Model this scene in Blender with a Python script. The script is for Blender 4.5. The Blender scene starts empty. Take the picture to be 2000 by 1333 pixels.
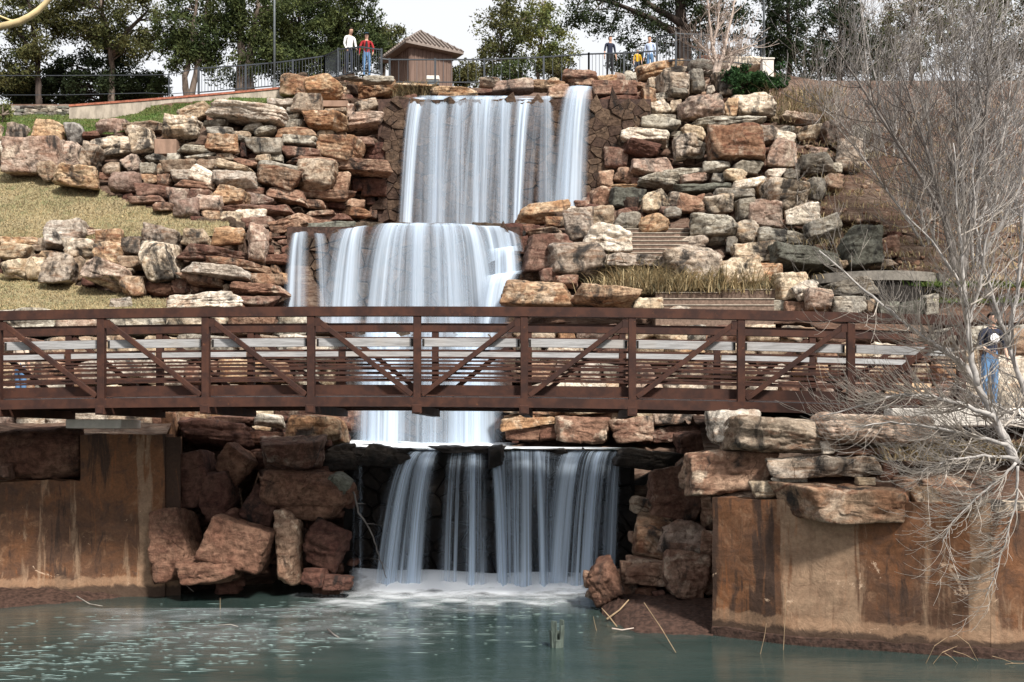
import bpy, bmesh, math, random
import numpy as np
from mathutils import Vector, Matrix

# ------------------------------------------------------------------ camera, sky, sun, exposure
F = 2100.0            # focal length in photo pixels (photo is 2000 wide)
CZ = 3.1              # eye height above the pond
HY = 855.0            # horizon row in the photo
scene = bpy.context.scene
COL = scene.collection
cam_d = bpy.data.cameras.new("camera")
cam = bpy.data.objects.new("camera", cam_d)
COL.objects.link(cam)
cam.location = (0, 0, CZ)
cam.rotation_euler = (math.radians(90), 0, 0)
cam_d.sensor_width = 36.0
cam_d.lens = F / 2000.0 * 36.0
cam_d.shift_y = (HY - 666.5) / 2000.0
cam_d.clip_start = 0.1
cam_d.clip_end = 3000
scene.camera = cam

SUN_EL, SUN_AZ = math.radians(46), math.radians(30)   # azimuth: to the right of straight behind the camera
world = bpy.data.worlds.new("World")
scene.world = world
world.use_nodes = True
wn = world.node_tree.nodes; wl = world.node_tree.links
wn.clear()
wo = wn.new("ShaderNodeOutputWorld"); wb = wn.new("ShaderNodeBackground")
sky = wn.new("ShaderNodeTexSky"); sky.sky_type = 'NISHITA'; sky.sun_disc = False
sky.sun_elevation = SUN_EL; sky.sun_rotation = math.pi - SUN_AZ
sky.dust_density = 4.0; sky.air_density = 1.0; sky.altitude = 300
wm = wn.new("ShaderNodeMixRGB"); wm.blend_type = 'MIX'; wm.inputs[0].default_value = 0.86
wm.inputs[2].default_value = (11.2, 11.3, 11.5, 1)          # even white cloud cover
wl.new(sky.outputs[0], wm.inputs[1]); wl.new(wm.outputs[0], wb.inputs[0])
wb.inputs[1].default_value = 0.066
wl.new(wb.outputs[0], wo.inputs[0])

sun_d = bpy.data.lights.new("sun", 'SUN'); sun_d.energy = 4.6; sun_d.angle = math.radians(7)
sun_d.color = (1.0, 0.95, 0.87)
sun = bpy.data.objects.new("sun", sun_d); COL.objects.link(sun)
sdir = Vector((math.sin(SUN_AZ) * math.cos(SUN_EL), -math.cos(SUN_AZ) * math.cos(SUN_EL), math.sin(SUN_EL)))
sun.rotation_euler = (sdir).to_track_quat('Z', 'Y').to_euler()
sun.location = sdir * 60

vs = scene.view_settings
vs.view_transform = 'Standard'; vs.look = 'None'; vs.exposure = 0.60; vs.gamma = 1.0
vs.use_curve_mapping = False
scene.render.engine = 'CYCLES'
scene.cycles.max_bounces = 6; scene.cycles.diffuse_bounces = 2; scene.cycles.glossy_bounces = 3
scene.cycles.transparent_max_bounces = 24
scene.cycles.use_adaptive_sampling = True

# ------------------------------------------------------------------ helpers
R = random.Random(7)
def P(px, py, d):
    return Vector(((px - 1000.0) * d / F, d, CZ + (HY - py) * d / F))
def tag(o, label=None, cat=None, group=None, kind=None):
    if label: o["label"] = label
    if cat: o["category"] = cat
    if group: o["group"] = group
    if kind: o["kind"] = kind
    return o
def link(name, me, mats=None, parent=None, loc=None):
    o = bpy.data.objects.new(name, me); COL.objects.link(o)
    if mats is not None:
        for m in (mats if isinstance(mats, (list, tuple)) else [mats]):
            if len(me.materials) < 8: me.materials.append(m)
    if loc is not None: o.location = loc
    if parent is not None: o.parent = parent
    return o
def empty(name, loc=(0, 0, 0), rz=0.0):
    o = bpy.data.objects.new(name, None); COL.objects.link(o)
    o.location = loc; o.rotation_euler = (0, 0, rz); o.empty_display_size = 0.2
    return o
def mesh_np(name, v, f, smooth=False):
    me = bpy.data.meshes.new(name)
    v = np.asarray(v, dtype=np.float32).reshape(-1, 3); f = np.asarray(f, dtype=np.int32)
    me.vertices.add(len(v)); me.vertices.foreach_set("co", v.ravel())
    n = f.shape[1]
    me.loops.add(f.size); me.loops.foreach_set("vertex_index", f.ravel())
    me.polygons.add(len(f))
    me.polygons.foreach_set("loop_start", np.arange(0, f.size, n, dtype=np.int32))
    try: me.polygons.foreach_set("loop_total", np.full(len(f), n, dtype=np.int32))
    except Exception: pass
    if smooth: me.polygons.foreach_set("use_smooth", np.ones(len(f), dtype=bool))
    me.update(calc_edges=True)
    return me
class MB:
    def __init__(s): s.v = []; s.f = []
    def box(s, c, size, rot=None):
        b = len(s.v)
        for x in (-.5, .5):
            for y in (-.5, .5):
                for z in (-.5, .5):
                    p = Vector((x * size[0], y * size[1], z * size[2]))
                    if rot is not None: p = rot @ p
                    s.v.append(tuple(p + Vector(c)))
        for q in ((0, 1, 3, 2), (4, 6, 7, 5), (0, 4, 5, 1), (2, 3, 7, 6), (0, 2, 6, 4), (1, 5, 7, 3)):
            s.f.append(tuple(b + i for i in q))
        return s
    def bar(s, a, b, w, h, up=Vector((0, 0, 1))):
        a = Vector(a); b = Vector(b); d = (b - a); L = d.length; d.normalize()
        side = d.cross(up)
        if side.length < 1e-4: side = d.cross(Vector((0, 1, 0)))
        side.normalize(); u = side.cross(d)
        m = Matrix((d, side, u)).transposed()
        return s.box((a + b) / 2, (L, w, h), m)
    def tube(s, pts, rad, n=5, cap=True):
        b = len(s.v); k = len(pts)
        for i, p in enumerate(pts):
            p = Vector(p)
            d = (Vector(pts[min(i + 1, k - 1)]) - Vector(pts[max(i - 1, 0)]))
            if d.length < 1e-9: d = Vector((0, 0, 1))
            d.normalize()
            a = d.cross(Vector((0.31, 0.87, 0.2))); a.normalize(); c = d.cross(a)
            r = rad[i] if hasattr(rad, '__len__') else rad
            for j in range(n):
                t = 2 * math.pi * j / n
                s.v.append(tuple(p + a * (math.cos(t) * r) + c * (math.sin(t) * r)))
        for i in range(k - 1):
            for j in range(n):
                s.f.append((b + i * n + j, b + i * n + (j + 1) % n, b + (i + 1) * n + (j + 1) % n, b + (i + 1) * n + j))
        if cap:
            s.f.append(tuple(b + j for j in range(n))[::-1]); s.f.append(tuple(b + (k - 1) * n + j for j in range(n)))
        return s
    def build(s, name, mat, parent=None, loc=None, smooth=False, bevel=0.0):
        me = bpy.data.meshes.new(name); me.from_pydata(s.v, [], s.f)
        if bevel > 0:
            bm = bmesh.new(); bm.from_mesh(me)
            bmesh.ops.bevel(bm, geom=list(bm.edges), offset=bevel, segments=1, affect='EDGES', profile=0.7)
            bm.to_mesh(me); bm.free()
        if smooth: me.polygons.foreach_set("use_smooth", [True] * len(me.polygons))
        me.update()
        return link(name, me, mat, parent, loc)

# vectorised value noise
_rng = np.random.RandomState(5)
_perm = _rng.permutation(4096); _val = _rng.rand(4096) * 2 - 1
def vnoise(p):
    p = np.asarray(p, dtype=np.float64); i = np.floor(p).astype(np.int64); f = p - i
    u = f * f * f * (f * (f * 6 - 15) + 10)
    def h(a, b, c): return _val[_perm[(_perm[(_perm[a & 4095] + b) & 4095] + c) & 4095]]
    x, y, z = i[:, 0], i[:, 1], i[:, 2]; r = 0
    for dx in (0, 1):
        wx = u[:, 0] if dx else 1 - u[:, 0]
        for dy in (0, 1):
            wy = u[:, 1] if dy else 1 - u[:, 1]
            for dz in (0, 1):
                wz = u[:, 2] if dz else 1 - u[:, 2]
                r = r + wx * wy * wz * h(x + dx, y + dy, z + dz)
    return r
def fbm(p, o=4, g=0.5):
    r = 0; a = 1.0; q = np.array(p, dtype=np.float64)
    for k in range(o):
        r = r + a * vnoise(q + 17.3 * k); a *= g; q = q * 2.03
    return r

# ------------------------------------------------------------------ materials
class NT:
    def __init__(s, name):
        s.m = bpy.data.materials.new(name); s.m.use_nodes = True
        s.n = s.m.node_tree.nodes; s.l = s.m.node_tree.links
        s.b = s.n["Principled BSDF"]; s.out = s.n["Material Output"]
        s.b.inputs["Roughness"].default_value = 0.9
        if "Specular IOR Level" in s.b.inputs: s.b.inputs["Specular IOR Level"].default_value = 0.25
    def new(s, t, **k):
        n = s.n.new("ShaderNode" + t)
        for a, v in k.items(): setattr(n, a, v)
        return n
    def set(s, sock, v):
        if hasattr(v, "links") or hasattr(v, "is_output"): s.l.new(v, sock)
        else: sock.default_value = v
    def coords(s, scale=(1, 1, 1), rand=True, kind="Object"):
        t = s.new("TexCoord"); v = t.outputs[kind]
        if rand:
            oi = s.new("ObjectInfo"); mm = s.new("VectorMath", operation='SCALE')
            cx = s.new("CombineXYZ"); mu = s.new("Math", operation='MULTIPLY'); mu.inputs[1].default_value = 37.0
            s.l.new(oi.outputs["Random"], mu.inputs[0])
            mu2 = s.new("Math", operation='MULTIPLY'); mu2.inputs[1].default_value = 71.0
            s.l.new(oi.outputs["Random"], mu2.inputs[0])
            for i, q in enumerate((mu, mu2, mu)): s.l.new(q.outputs[0], cx.inputs[i])
            ad = s.new("VectorMath", operation='ADD'); s.l.new(v, ad.inputs[0]); s.l.new(cx.outputs[0], ad.inputs[1]); v = ad.outputs[0]
        if tuple(scale) != (1, 1, 1):
            mp = s.new("VectorMath", operation='MULTIPLY'); mp.inputs[1].default_value = scale
            s.l.new(v, mp.inputs[0]); v = mp.outputs[0]
        return v
    def noise(s, v, scale, detail=4, rough=0.55, dist=0.0):
        n = s.new("TexNoise"); n.inputs["Scale"].default_value = scale; n.inputs["Detail"].default_value = detail
        n.inputs["Roughness"].default_value = rough; n.inputs["Distortion"].default_value = dist
        s.l.new(v, n.inputs["Vector"]); return n.outputs["Fac"]
    def ramp(s, f, a, b, c0=0.0, c1=1.0):
        m = s.new("MapRange"); m.clamp = True; m.interpolation_type = 'SMOOTHSTEP'
        m.inputs["From Min"].default_value = a; m.inputs["From Max"].default_value = b
        m.inputs["To Min"].default_value = c0; m.inputs["To Max"].default_value = c1
        s.l.new(f, m.inputs["Value"]); return m.outputs[0]
    def mix(s, f, a, b, mode='MIX'):
        m = s.new("MixRGB", blend_type=mode)
        for k, v in zip((0, 1, 2), (f, a, b)):
            if isinstance(v, tuple) and len(v) == 3: v = v + (1.0,)
            s.set(m.inputs[k], v)
        return m.outputs[0]
    def math(s, op, a, b=None):
        m = s.new("Math", operation=op); s.set(m.inputs[0], a)
        if b is not None: s.set(m.inputs[1], b)
        return m.outputs[0]
    def bump(s, h, strength=0.5, dist=0.05, prev=None):
        b = s.new("Bump"); b.inputs["Strength"].default_value = strength; b.inputs["Distance"].default_value = dist
        s.l.new(h, b.inputs["Height"])
        if prev is not None: s.l.new(prev, b.inputs["Normal"])
        return b.outputs[0]
    def fin(s, color=None, rough=None, normal=None, alpha=None):
        if color is not None:
            if isinstance(color, tuple) and len(color) == 3: color = color + (1.0,)
            s.set(s.b.inputs["Base Color"], color)
        if rough is not None: s.set(s.b.inputs["Roughness"], rough)
        if normal is not None: s.l.new(normal, s.b.inputs["Normal"])
        return s.m

def mat_rock(name, c1, c2, c3, black=0.5, bl=0.022, crack=1.1, val=0.30):
    """layered sandstone: body colours, iron staining, pale bleached patches that add painted highlights, dark mineral stains deepened for contrast, cracks, grain"""
    t = NT(name)
    v = t.coords()
    col = t.mix(t.ramp(t.noise(v, 1.1, 5, 0.62, 0.9), 0.40, 0.60), c1, c2)
    vs2 = t.new("VectorMath", operation='MULTIPLY'); vs2.inputs[1].default_value = (0.8, 0.8, 3.4); t.l.new(v, vs2.inputs[0])
    lay = t.noise(vs2.outputs[0], 1.5, 6, 0.62, 1.6)
    col = t.mix(t.ramp(lay, 0.50, 0.64, 0, 0.8), col, c3)
    pale = tuple(min(0.8, 0.35 * a + 0.65 * b) for a, b in zip(c2, (0.66, 0.58, 0.47))) if black < 1.5 and max(c1) > 0.2 else c2
    col = t.mix(t.ramp(t.noise(v, 1.7, 6, 0.66, 0.7), 0.52, 0.65, 0, 0.72), col, pale)  # pale patches at random, strengthened to put highlights into the colour
    oi = t.new("ObjectInfo")
    hs = t.new("HueSaturation"); hs.inputs["Saturation"].default_value = 1.0
    t.l.new(t.ramp(oi.outputs["Random"], 0, 1, 1 - val, 1 + val), hs.inputs["Value"]); t.l.new(col, hs.inputs["Color"])
    t.l.new(t.ramp(oi.outputs["Random"], 0.0, 1.0, 0.490, 0.506), hs.inputs["Hue"])
    col = hs.outputs[0]
    fine = t.noise(v, 8.0, 8, 0.74, 0.3)
    col = t.mix(t.ramp(fine, 0.34, 0.68), t.mix(1.0, col, (0.50, 0.46, 0.43), 'MULTIPLY'), t.mix(1.0, col, (1.30, 1.28, 1.25), 'MULTIPLY'))
    vs3 = t.new("VectorMath", operation='MULTIPLY'); vs3.inputs[1].default_value = (1.5, 1.5, 0.8); t.l.new(v, vs3.inputs[0])
    st = t.noise(vs3.outputs[0], 1.15, 8, 0.70, 0.8)
    col = t.mix(t.ramp(st, 0.60 - 0.15 * black, 0.75 - 0.13 * black, 0, 0.94), col, (bl, bl * 0.94, bl * 0.92))
    vw = t.new("VectorMath", operation='ADD'); t.l.new(v, vw.inputs[0])
    sc = t.new("VectorMath", operation='SCALE'); sc.inputs[3].default_value = 0.8
    cn = t.new("TexNoise"); cn.inputs["Scale"].default_value = 1.6; cn.inputs["Detail"].default_value = 5; t.l.new(v, cn.inputs["Vector"])
    t.l.new(cn.outputs["Color"], sc.inputs[0]); t.l.new(sc.outputs[0], vw.inputs[1])
    vo = t.new("TexVoronoi"); vo.feature = 'DISTANCE_TO_EDGE'; vo.inputs["Scale"].default_value = crack; t.l.new(vw.outputs[0], vo.inputs["Vector"])
    ck = t.ramp(vo.outputs["Distance"], 0.0, 0.014, 0, 1)
    brk = t.ramp(t.noise(v, 1.9, 3), 0.40, 0.50)       # cracks come and go
    ck = t.math('MAXIMUM', ck, brk)
    col = t.mix(ck, t.mix(1.0, col, (0.40, 0.36, 0.34), 'MULTIPLY'), col)
    n1 = t.bump(lay, 0.45, 0.08)
    n2 = t.bump(fine, 1.0, 0.07, n1)
    n3 = t.bump(ck, 0.5, 0.03, n2)
    n4 = t.bump(t.noise(v, 38, 3, 0.7), 0.4, 0.012, n3)
    return t.fin(col, 0.88, n4)

ROCK = {
 't': mat_rock("tan_sandstone", (0.37, 0.285, 0.20), (0.47, 0.395, 0.305), (0.27, 0.16, 0.095), 0.62),
 'w': mat_rock("bleached_sandstone", (0.56, 0.50, 0.42), (0.66, 0.61, 0.54), (0.40, 0.28, 0.20), 0.50),
 'o': mat_rock("orange_sandstone", (0.32, 0.185, 0.105), (0.42, 0.305, 0.205), (0.22, 0.100, 0.056), 0.60),
 'p': mat_rock("pink_sandstone", (0.34, 0.240, 0.19), (0.43, 0.345, 0.29), (0.23, 0.130, 0.09), 0.60),
 'g': mat_rock("grey_sandstone", (0.27, 0.25, 0.21), (0.39, 0.37, 0.325), (0.18, 0.145, 0.105), 0.65),
 'k': mat_rock("black_stained_sandstone", (0.42, 0.345, 0.265), (0.52, 0.455, 0.385), (0.28, 0.175, 0.105), 1.0),
 'r': mat_rock("red_sandstone", (0.225, 0.128, 0.090), (0.30, 0.200, 0.148), (0.15, 0.074, 0.052), 0.52),
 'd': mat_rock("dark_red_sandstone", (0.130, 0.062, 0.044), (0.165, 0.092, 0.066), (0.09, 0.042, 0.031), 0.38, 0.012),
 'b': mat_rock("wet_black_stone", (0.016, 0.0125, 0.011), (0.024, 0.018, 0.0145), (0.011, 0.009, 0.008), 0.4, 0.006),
 'm': mat_rock("brown_masonry_stone", (0.080, 0.051, 0.036), (0.105, 0.070, 0.050), (0.055, 0.034, 0.023), 0.5, 0.010),
 'n': mat_rock("dark_masonry_stone", (0.070, 0.047, 0.034), (0.085, 0.064, 0.047), (0.050, 0.033, 0.022), 0.35, 0.010),
 's': mat_rock("smooth_grey_stone", (0.20, 0.19, 0.18), (0.26, 0.25, 0.24), (0.16, 0.15, 0.14), 0.2, crack=0.5),
 'e': mat_rock("dark_lichen_stone", (0.115, 0.118, 0.098), (0.16, 0.165, 0.14), (0.085, 0.082, 0.068), 0.45, crack=0.6),
}
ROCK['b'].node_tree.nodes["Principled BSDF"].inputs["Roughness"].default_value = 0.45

def mat_simple(name, col, rough=0.8, n_scale=6.0, amt=0.35, bump=0.3, stretch=(1, 1, 1), metal=0.0, spec=0.25):
    t = NT(name); v = t.coords(stretch)
    n = t.noise(v, n_scale, 5, 0.65)
    c = t.mix(t.ramp(n, 0.3, 0.7), tuple(x * (1 - amt) for x in col), tuple(min(1, x * (1 + amt)) for x in col))
    t.b.inputs["Metallic"].default_value = metal
    t.b.inputs["Specular IOR Level"].default_value = spec
    return t.fin(c, rough, t.bump(n, bump, 0.02))

def mat_dirt():
    t = NT("red_dirt"); v = t.coords(rand=False)
    a = t.noise(v, 0.45, 6, 0.6); b = t.noise(v, 7, 7, 0.72)
    vsx = t.new("VectorMath", operation='MULTIPLY'); vsx.inputs[1].default_value = (1.0, 2.0, 6.0); t.l.new(v, vsx.inputs[0])
    rip = t.noise(vsx.outputs[0], 1.6, 6, 0.62, 1.5)
    c = t.mix(t.ramp(a, 0.4, 0.65), (0.150, 0.088, 0.062), (0.225, 0.165, 0.125))
    c = t.mix(t.ramp(rip, 0.42, 0.62, 0, 0.8), c, (0.10, 0.052, 0.035))
    c = t.mix(t.ramp(b, 0.55, 0.72, 0, 0.7), c, (0.30, 0.225, 0.16))
    return t.fin(c, 0.95, t.bump(b, 0.7, 0.06, t.bump(rip, 0.9, 0.25)))
def mat_grass(name, c1, c2, c3):
    t = NT(name); v = t.coords(rand=False)
    a = t.noise(v, 0.55, 5, 0.6); b = t.noise(v, 18, 6, 0.75); m = t.noise(v, 2.6, 5, 0.65)
    c = t.mix(t.ramp(a, 0.42, 0.6), c1, c2)
    c = t.mix(t.ramp(m, 0.48, 0.68, 0, 0.85), c, c3)
    c = t.mix(t.ramp(t.noise(v, 1.3, 7, 0.7, 0.6), 0.60, 0.70, 0, 0.8), c, (0.17, 0.115, 0.075))   # worn bare patches
    c = t.mix(t.ramp(b, 0.3, 0.7), t.mix(1.0, c, (0.5, 0.5, 0.45), 'MULTIPLY'), t.mix(1.0, c, (1.35, 1.35, 1.3), 'MULTIPLY'))
    return t.fin(c, 0.95, t.bump(b, 0.9, 0.05))
def mat_rust():
    t = NT("weathering_steel"); v = t.coords()
    a = t.noise(v, 3.0, 6, 0.65)
    vsx = t.new("VectorMath", operation='MULTIPLY'); vsx.inputs[1].default_value = (28, 28, 1.2); t.l.new(v, vsx.inputs[0])
    st = t.noise(vsx.outputs[0], 1.0, 4, 0.6)
    c = t.mix(t.ramp(a, 0.38, 0.62), (0.029, 0.0125, 0.0095), (0.060, 0.0235, 0.0145))
    c = t.mix(t.ramp(st, 0.5, 0.72, 0, 0.55), c, (0.036, 0.016, 0.013))
    c = t.mix(t.ramp(t.noise(v, 11, 5, 0.7), 0.62, 0.75, 0, 0.6), c, (0.19, 0.075, 0.034))
    return t.fin(c, 0.72, t.bump(t.noise(v, 60, 3, 0.6), 0.25, 0.004))
def mat_wood_grey():
    t = NT("weathered_wood"); v = t.coords()
    vsx = t.new("VectorMath", operation='MULTIPLY'); vsx.inputs[1].default_value = (0.9, 8, 14); t.l.new(v, vsx.inputs[0])
    n = t.noise(vsx.outputs[0], 2.2, 6, 0.7, 0.6)
    c = t.mix(t.ramp(n, 0.3, 0.7), (0.20, 0.195, 0.195), (0.38, 0.38, 0.385))
    c = t.mix(t.ramp(t.noise(v, 1.1, 3), 0.5, 0.7, 0, 0.4), c, (0.36, 0.32, 0.28))
    return t.fin(c, 0.85, t.bump(n, 0.4, 0.006))
def mat_wall():
    """old concrete, rust-washed: blotches, a few pale and dark runs, a waterline"""
    t = NT("stained_concrete"); v = t.coords(rand=False)
    sep = t.new("SeparateXYZ"); t.l.new(v, sep.inputs[0])
    vsx = t.new("VectorMath", operation='MULTIPLY'); vsx.inputs[1].default_value = (1.15, 1.15, 0.07); t.l.new(v, vsx.inputs[0])
    st = t.noise(vsx.outputs[0], 1.0, 4, 0.55, 0.5)
    vsy = t.new("VectorMath", operation='MULTIPLY'); vsy.inputs[1].default_value = (7, 7, 0.9); t.l.new(v, vsy.inputs[0])
    st2 = t.noise(vsy.outputs[0], 1.0, 5, 0.65, 0.8)
    big = t.noise(v, 0.75, 6, 0.62, 0.8); fine = t.noise(v, 18, 7, 0.74); mid = t.noise(v, 2.6, 7, 0.68, 0.9)
    c = t.mix(t.ramp(big, 0.38, 0.62), (0.088, 0.047, 0.029), (0.160, 0.072, 0.034))
    c = t.mix(t.ramp(mid, 0.50, 0.68, 0, 0.75), c, (0.068, 0.040, 0.029))
    c = t.mix(t.ramp(mid, 0.46, 0.34, 0, 0.55), c, (0.25, 0.145, 0.085))
    run = t.math('ADD', t.math('MULTIPLY', st, 0.75), t.math('MULTIPLY', st2, 0.25))
    c = t.mix(t.ramp(run, 0.525, 0.575, 0, 0.85), c, t.mix(t.ramp(mid, 0.35, 0.6), (0.21, 0.135, 0.088), (0.28, 0.19, 0.125)))   # washed pale runs
    c = t.mix(t.ramp(run, 0.465, 0.42, 0, 0.88), c, (0.040, 0.025, 0.019))                                              # dark runs
    c = t.mix(t.ramp(st2, 0.58, 0.74, 0, 0.6), c, (0.27, 0.095, 0.032))                                                 # rust
    c = t.mix(t.ramp(t.noise(v, 1.0, 9, 0.76, 1.8), 0.645, 0.66, 0, 0.9), c, (0.46, 0.33, 0.235))                       # spalled patches
    zn = t.math('ADD', sep.outputs[2], t.math('MULTIPLY', t.math('SUBTRACT', mid, 0.5), 0.35))
    c = t.mix(t.ramp(zn, 0.42, 0.36, 0, 0.6), c, (0.30, 0.19, 0.12))                                                    # mineral line
    c = t.mix(t.ramp(zn, 0.26, 0.18, 0, 0.9), c, (0.045, 0.028, 0.020))                                                 # wet foot
    c = t.mix(t.ramp(fine, 0.3, 0.7), t.mix(1.0, c, (0.80, 0.79, 0.78), 'MULTIPLY'), t.mix(1.0, c, (1.16, 1.15, 1.14), 'MULTIPLY'))
    return t.fin(c, 0.8, t.bump(fine, 0.3, 0.02, t.bump(mid, 0.45, 0.06)))
def mat_water():
    t = NT("pond_water"); v = t.coords(rand=False)
    vsx = t.new("VectorMath", operation='MULTIPLY'); vsx.inputs[1].default_value = (0.9, 2.6, 1); t.l.new(v, vsx.inputs[0])
    n = t.noise(vsx.outputs[0], 1.4, 4, 0.55, 0.4)
    n2 = t.noise(vsx.outputs[0], 0.35, 3)
    c = t.mix(t.ramp(n2, 0.35, 0.65), (0.022, 0.038, 0.035), (0.033, 0.051, 0.047))
    t.b.inputs["Specular IOR Level"].default_value = 0.5; t.b.inputs["IOR"].default_value = 1.33
    return t.fin(c, 0.16, t.bump(n, 0.30, 0.05))
def mat_fall():
    """long-exposure falling water: soft streaks that run down the sheet"""
    t = NT("falling_water")
    uv = t.new("UVMap"); sep = t.new("SeparateXYZ"); t.l.new(uv.outputs[0], sep.inputs[0])
    def streak(su, sv, det, off):
        c = t.new("CombineXYZ"); t.l.new(t.math('MULTIPLY', sep.outputs[0], su), c.inputs[0]); t.l.new(t.math('MULTIPLY', sep.outputs[1], sv), c.inputs[1])
        c.inputs[2].default_value = off
        return t.noise(c.outputs[0], 1.0, det, 0.6)
    a = t.ramp(streak(2.6, 0.06, 3, 1.0), 0.26, 0.72)
    b = t.ramp(streak(13.0, 0.07, 3, 5.0), 0.30, 0.74)
    c_ = t.ramp(streak(38.0, 0.10, 2, 9.0), 0.30, 0.74)
    s = t.math('ADD', t.math('ADD', t.math('MULTIPLY', a, 0.62), t.math('MULTIPLY', b, 0.34)), t.math('MULTIPLY', c_, 0.10))
    at = t.new("Attribute"); at.attribute_name = "op"
    ab = t.new("Attribute"); ab.attribute_name = "base"
    al = t.math('MULTIPLY', at.outputs["Fac"], t.math('MAXIMUM', t.math('ADD', s, ab.outputs["Fac"]), 0.02))
    al = t.math('MINIMUM', al, 0.97)
    d = t.new("BsdfDiffuse"); d.inputs[0].default_value = (0.68, 0.80, 0.95, 1)
    tr = t.new("BsdfTranslucent"); tr.inputs[0].default_value = (0.60, 0.73, 0.88, 1)
    m1 = t.new("MixShader"); m1.inputs[0].default_value = 0.35; t.l.new(d.outputs[0], m1.inputs[1]); t.l.new(tr.outputs[0], m1.inputs[2])
    tp = t.new("BsdfTransparent"); m2 = t.new("MixShader")
    t.l.new(al, m2.inputs[0]); t.l.new(tp.outputs[0], m2.inputs[1]); t.l.new(m1.outputs[0], m2.inputs[2])
    t.l.new(m2.outputs[0], t.out.inputs[0])
    return t.m
def mat_foam():
    t = NT("foam")
    v = t.coords((1, 1.6, 1.0), rand=False)
    at = t.new("Attribute"); at.attribute_name = "op"
    n = t.ramp(t.noise(v, 2.2, 5, 0.6), 0.25, 0.75, 0.35, 1.25)
    al = t.math('MINIMUM', t.math('MULTIPLY', at.outputs["Fac"], n), 0.96)
    d = t.new("BsdfDiffuse"); d.inputs[0].default_value = (0.88, 0.92, 0.97, 1)
    tp = t.new("BsdfTransparent"); m2 = t.new("MixShader")
    t.l.new(al, m2.inputs[0]); t.l.new(tp.outputs[0], m2.inputs[1]); t.l.new(d.outputs[0], m2.inputs[2])
    t.l.new(m2.outputs[0], t.out.inputs[0])
    return t.m
def mat_leaf(name, c1, c2):
    t = NT(name); v = t.coords(rand=False)
    g = t.new("NewGeometry")
    n = t.noise(v, 0.8, 4, 0.6)
    c = t.mix(t.ramp(n, 0.35, 0.65), c1, c2)
    c = t.mix(t.ramp(g.outputs["Random Per Island"], 0, 1), t.mix(1.0, c, (0.55, 0.6, 0.55), 'MULTIPLY'), t.mix(1.0, c, (1.5, 1.4, 1.2), 'MULTIPLY'))
    t.l.new(c, t.b.inputs["Base Color"])
    tr = t.new("BsdfTranslucent"); t.l.new(c, tr.inputs[0])
    m = t.new("MixShader"); m.inputs[0].default_value = 0.25
    t.l.new(t.b.outputs[0], m.inputs[1]); t.l.new(tr.outputs[0], m.inputs[2]); t.l.new(m.outputs[0], t.out.inputs[0])
    return t.m

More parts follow.
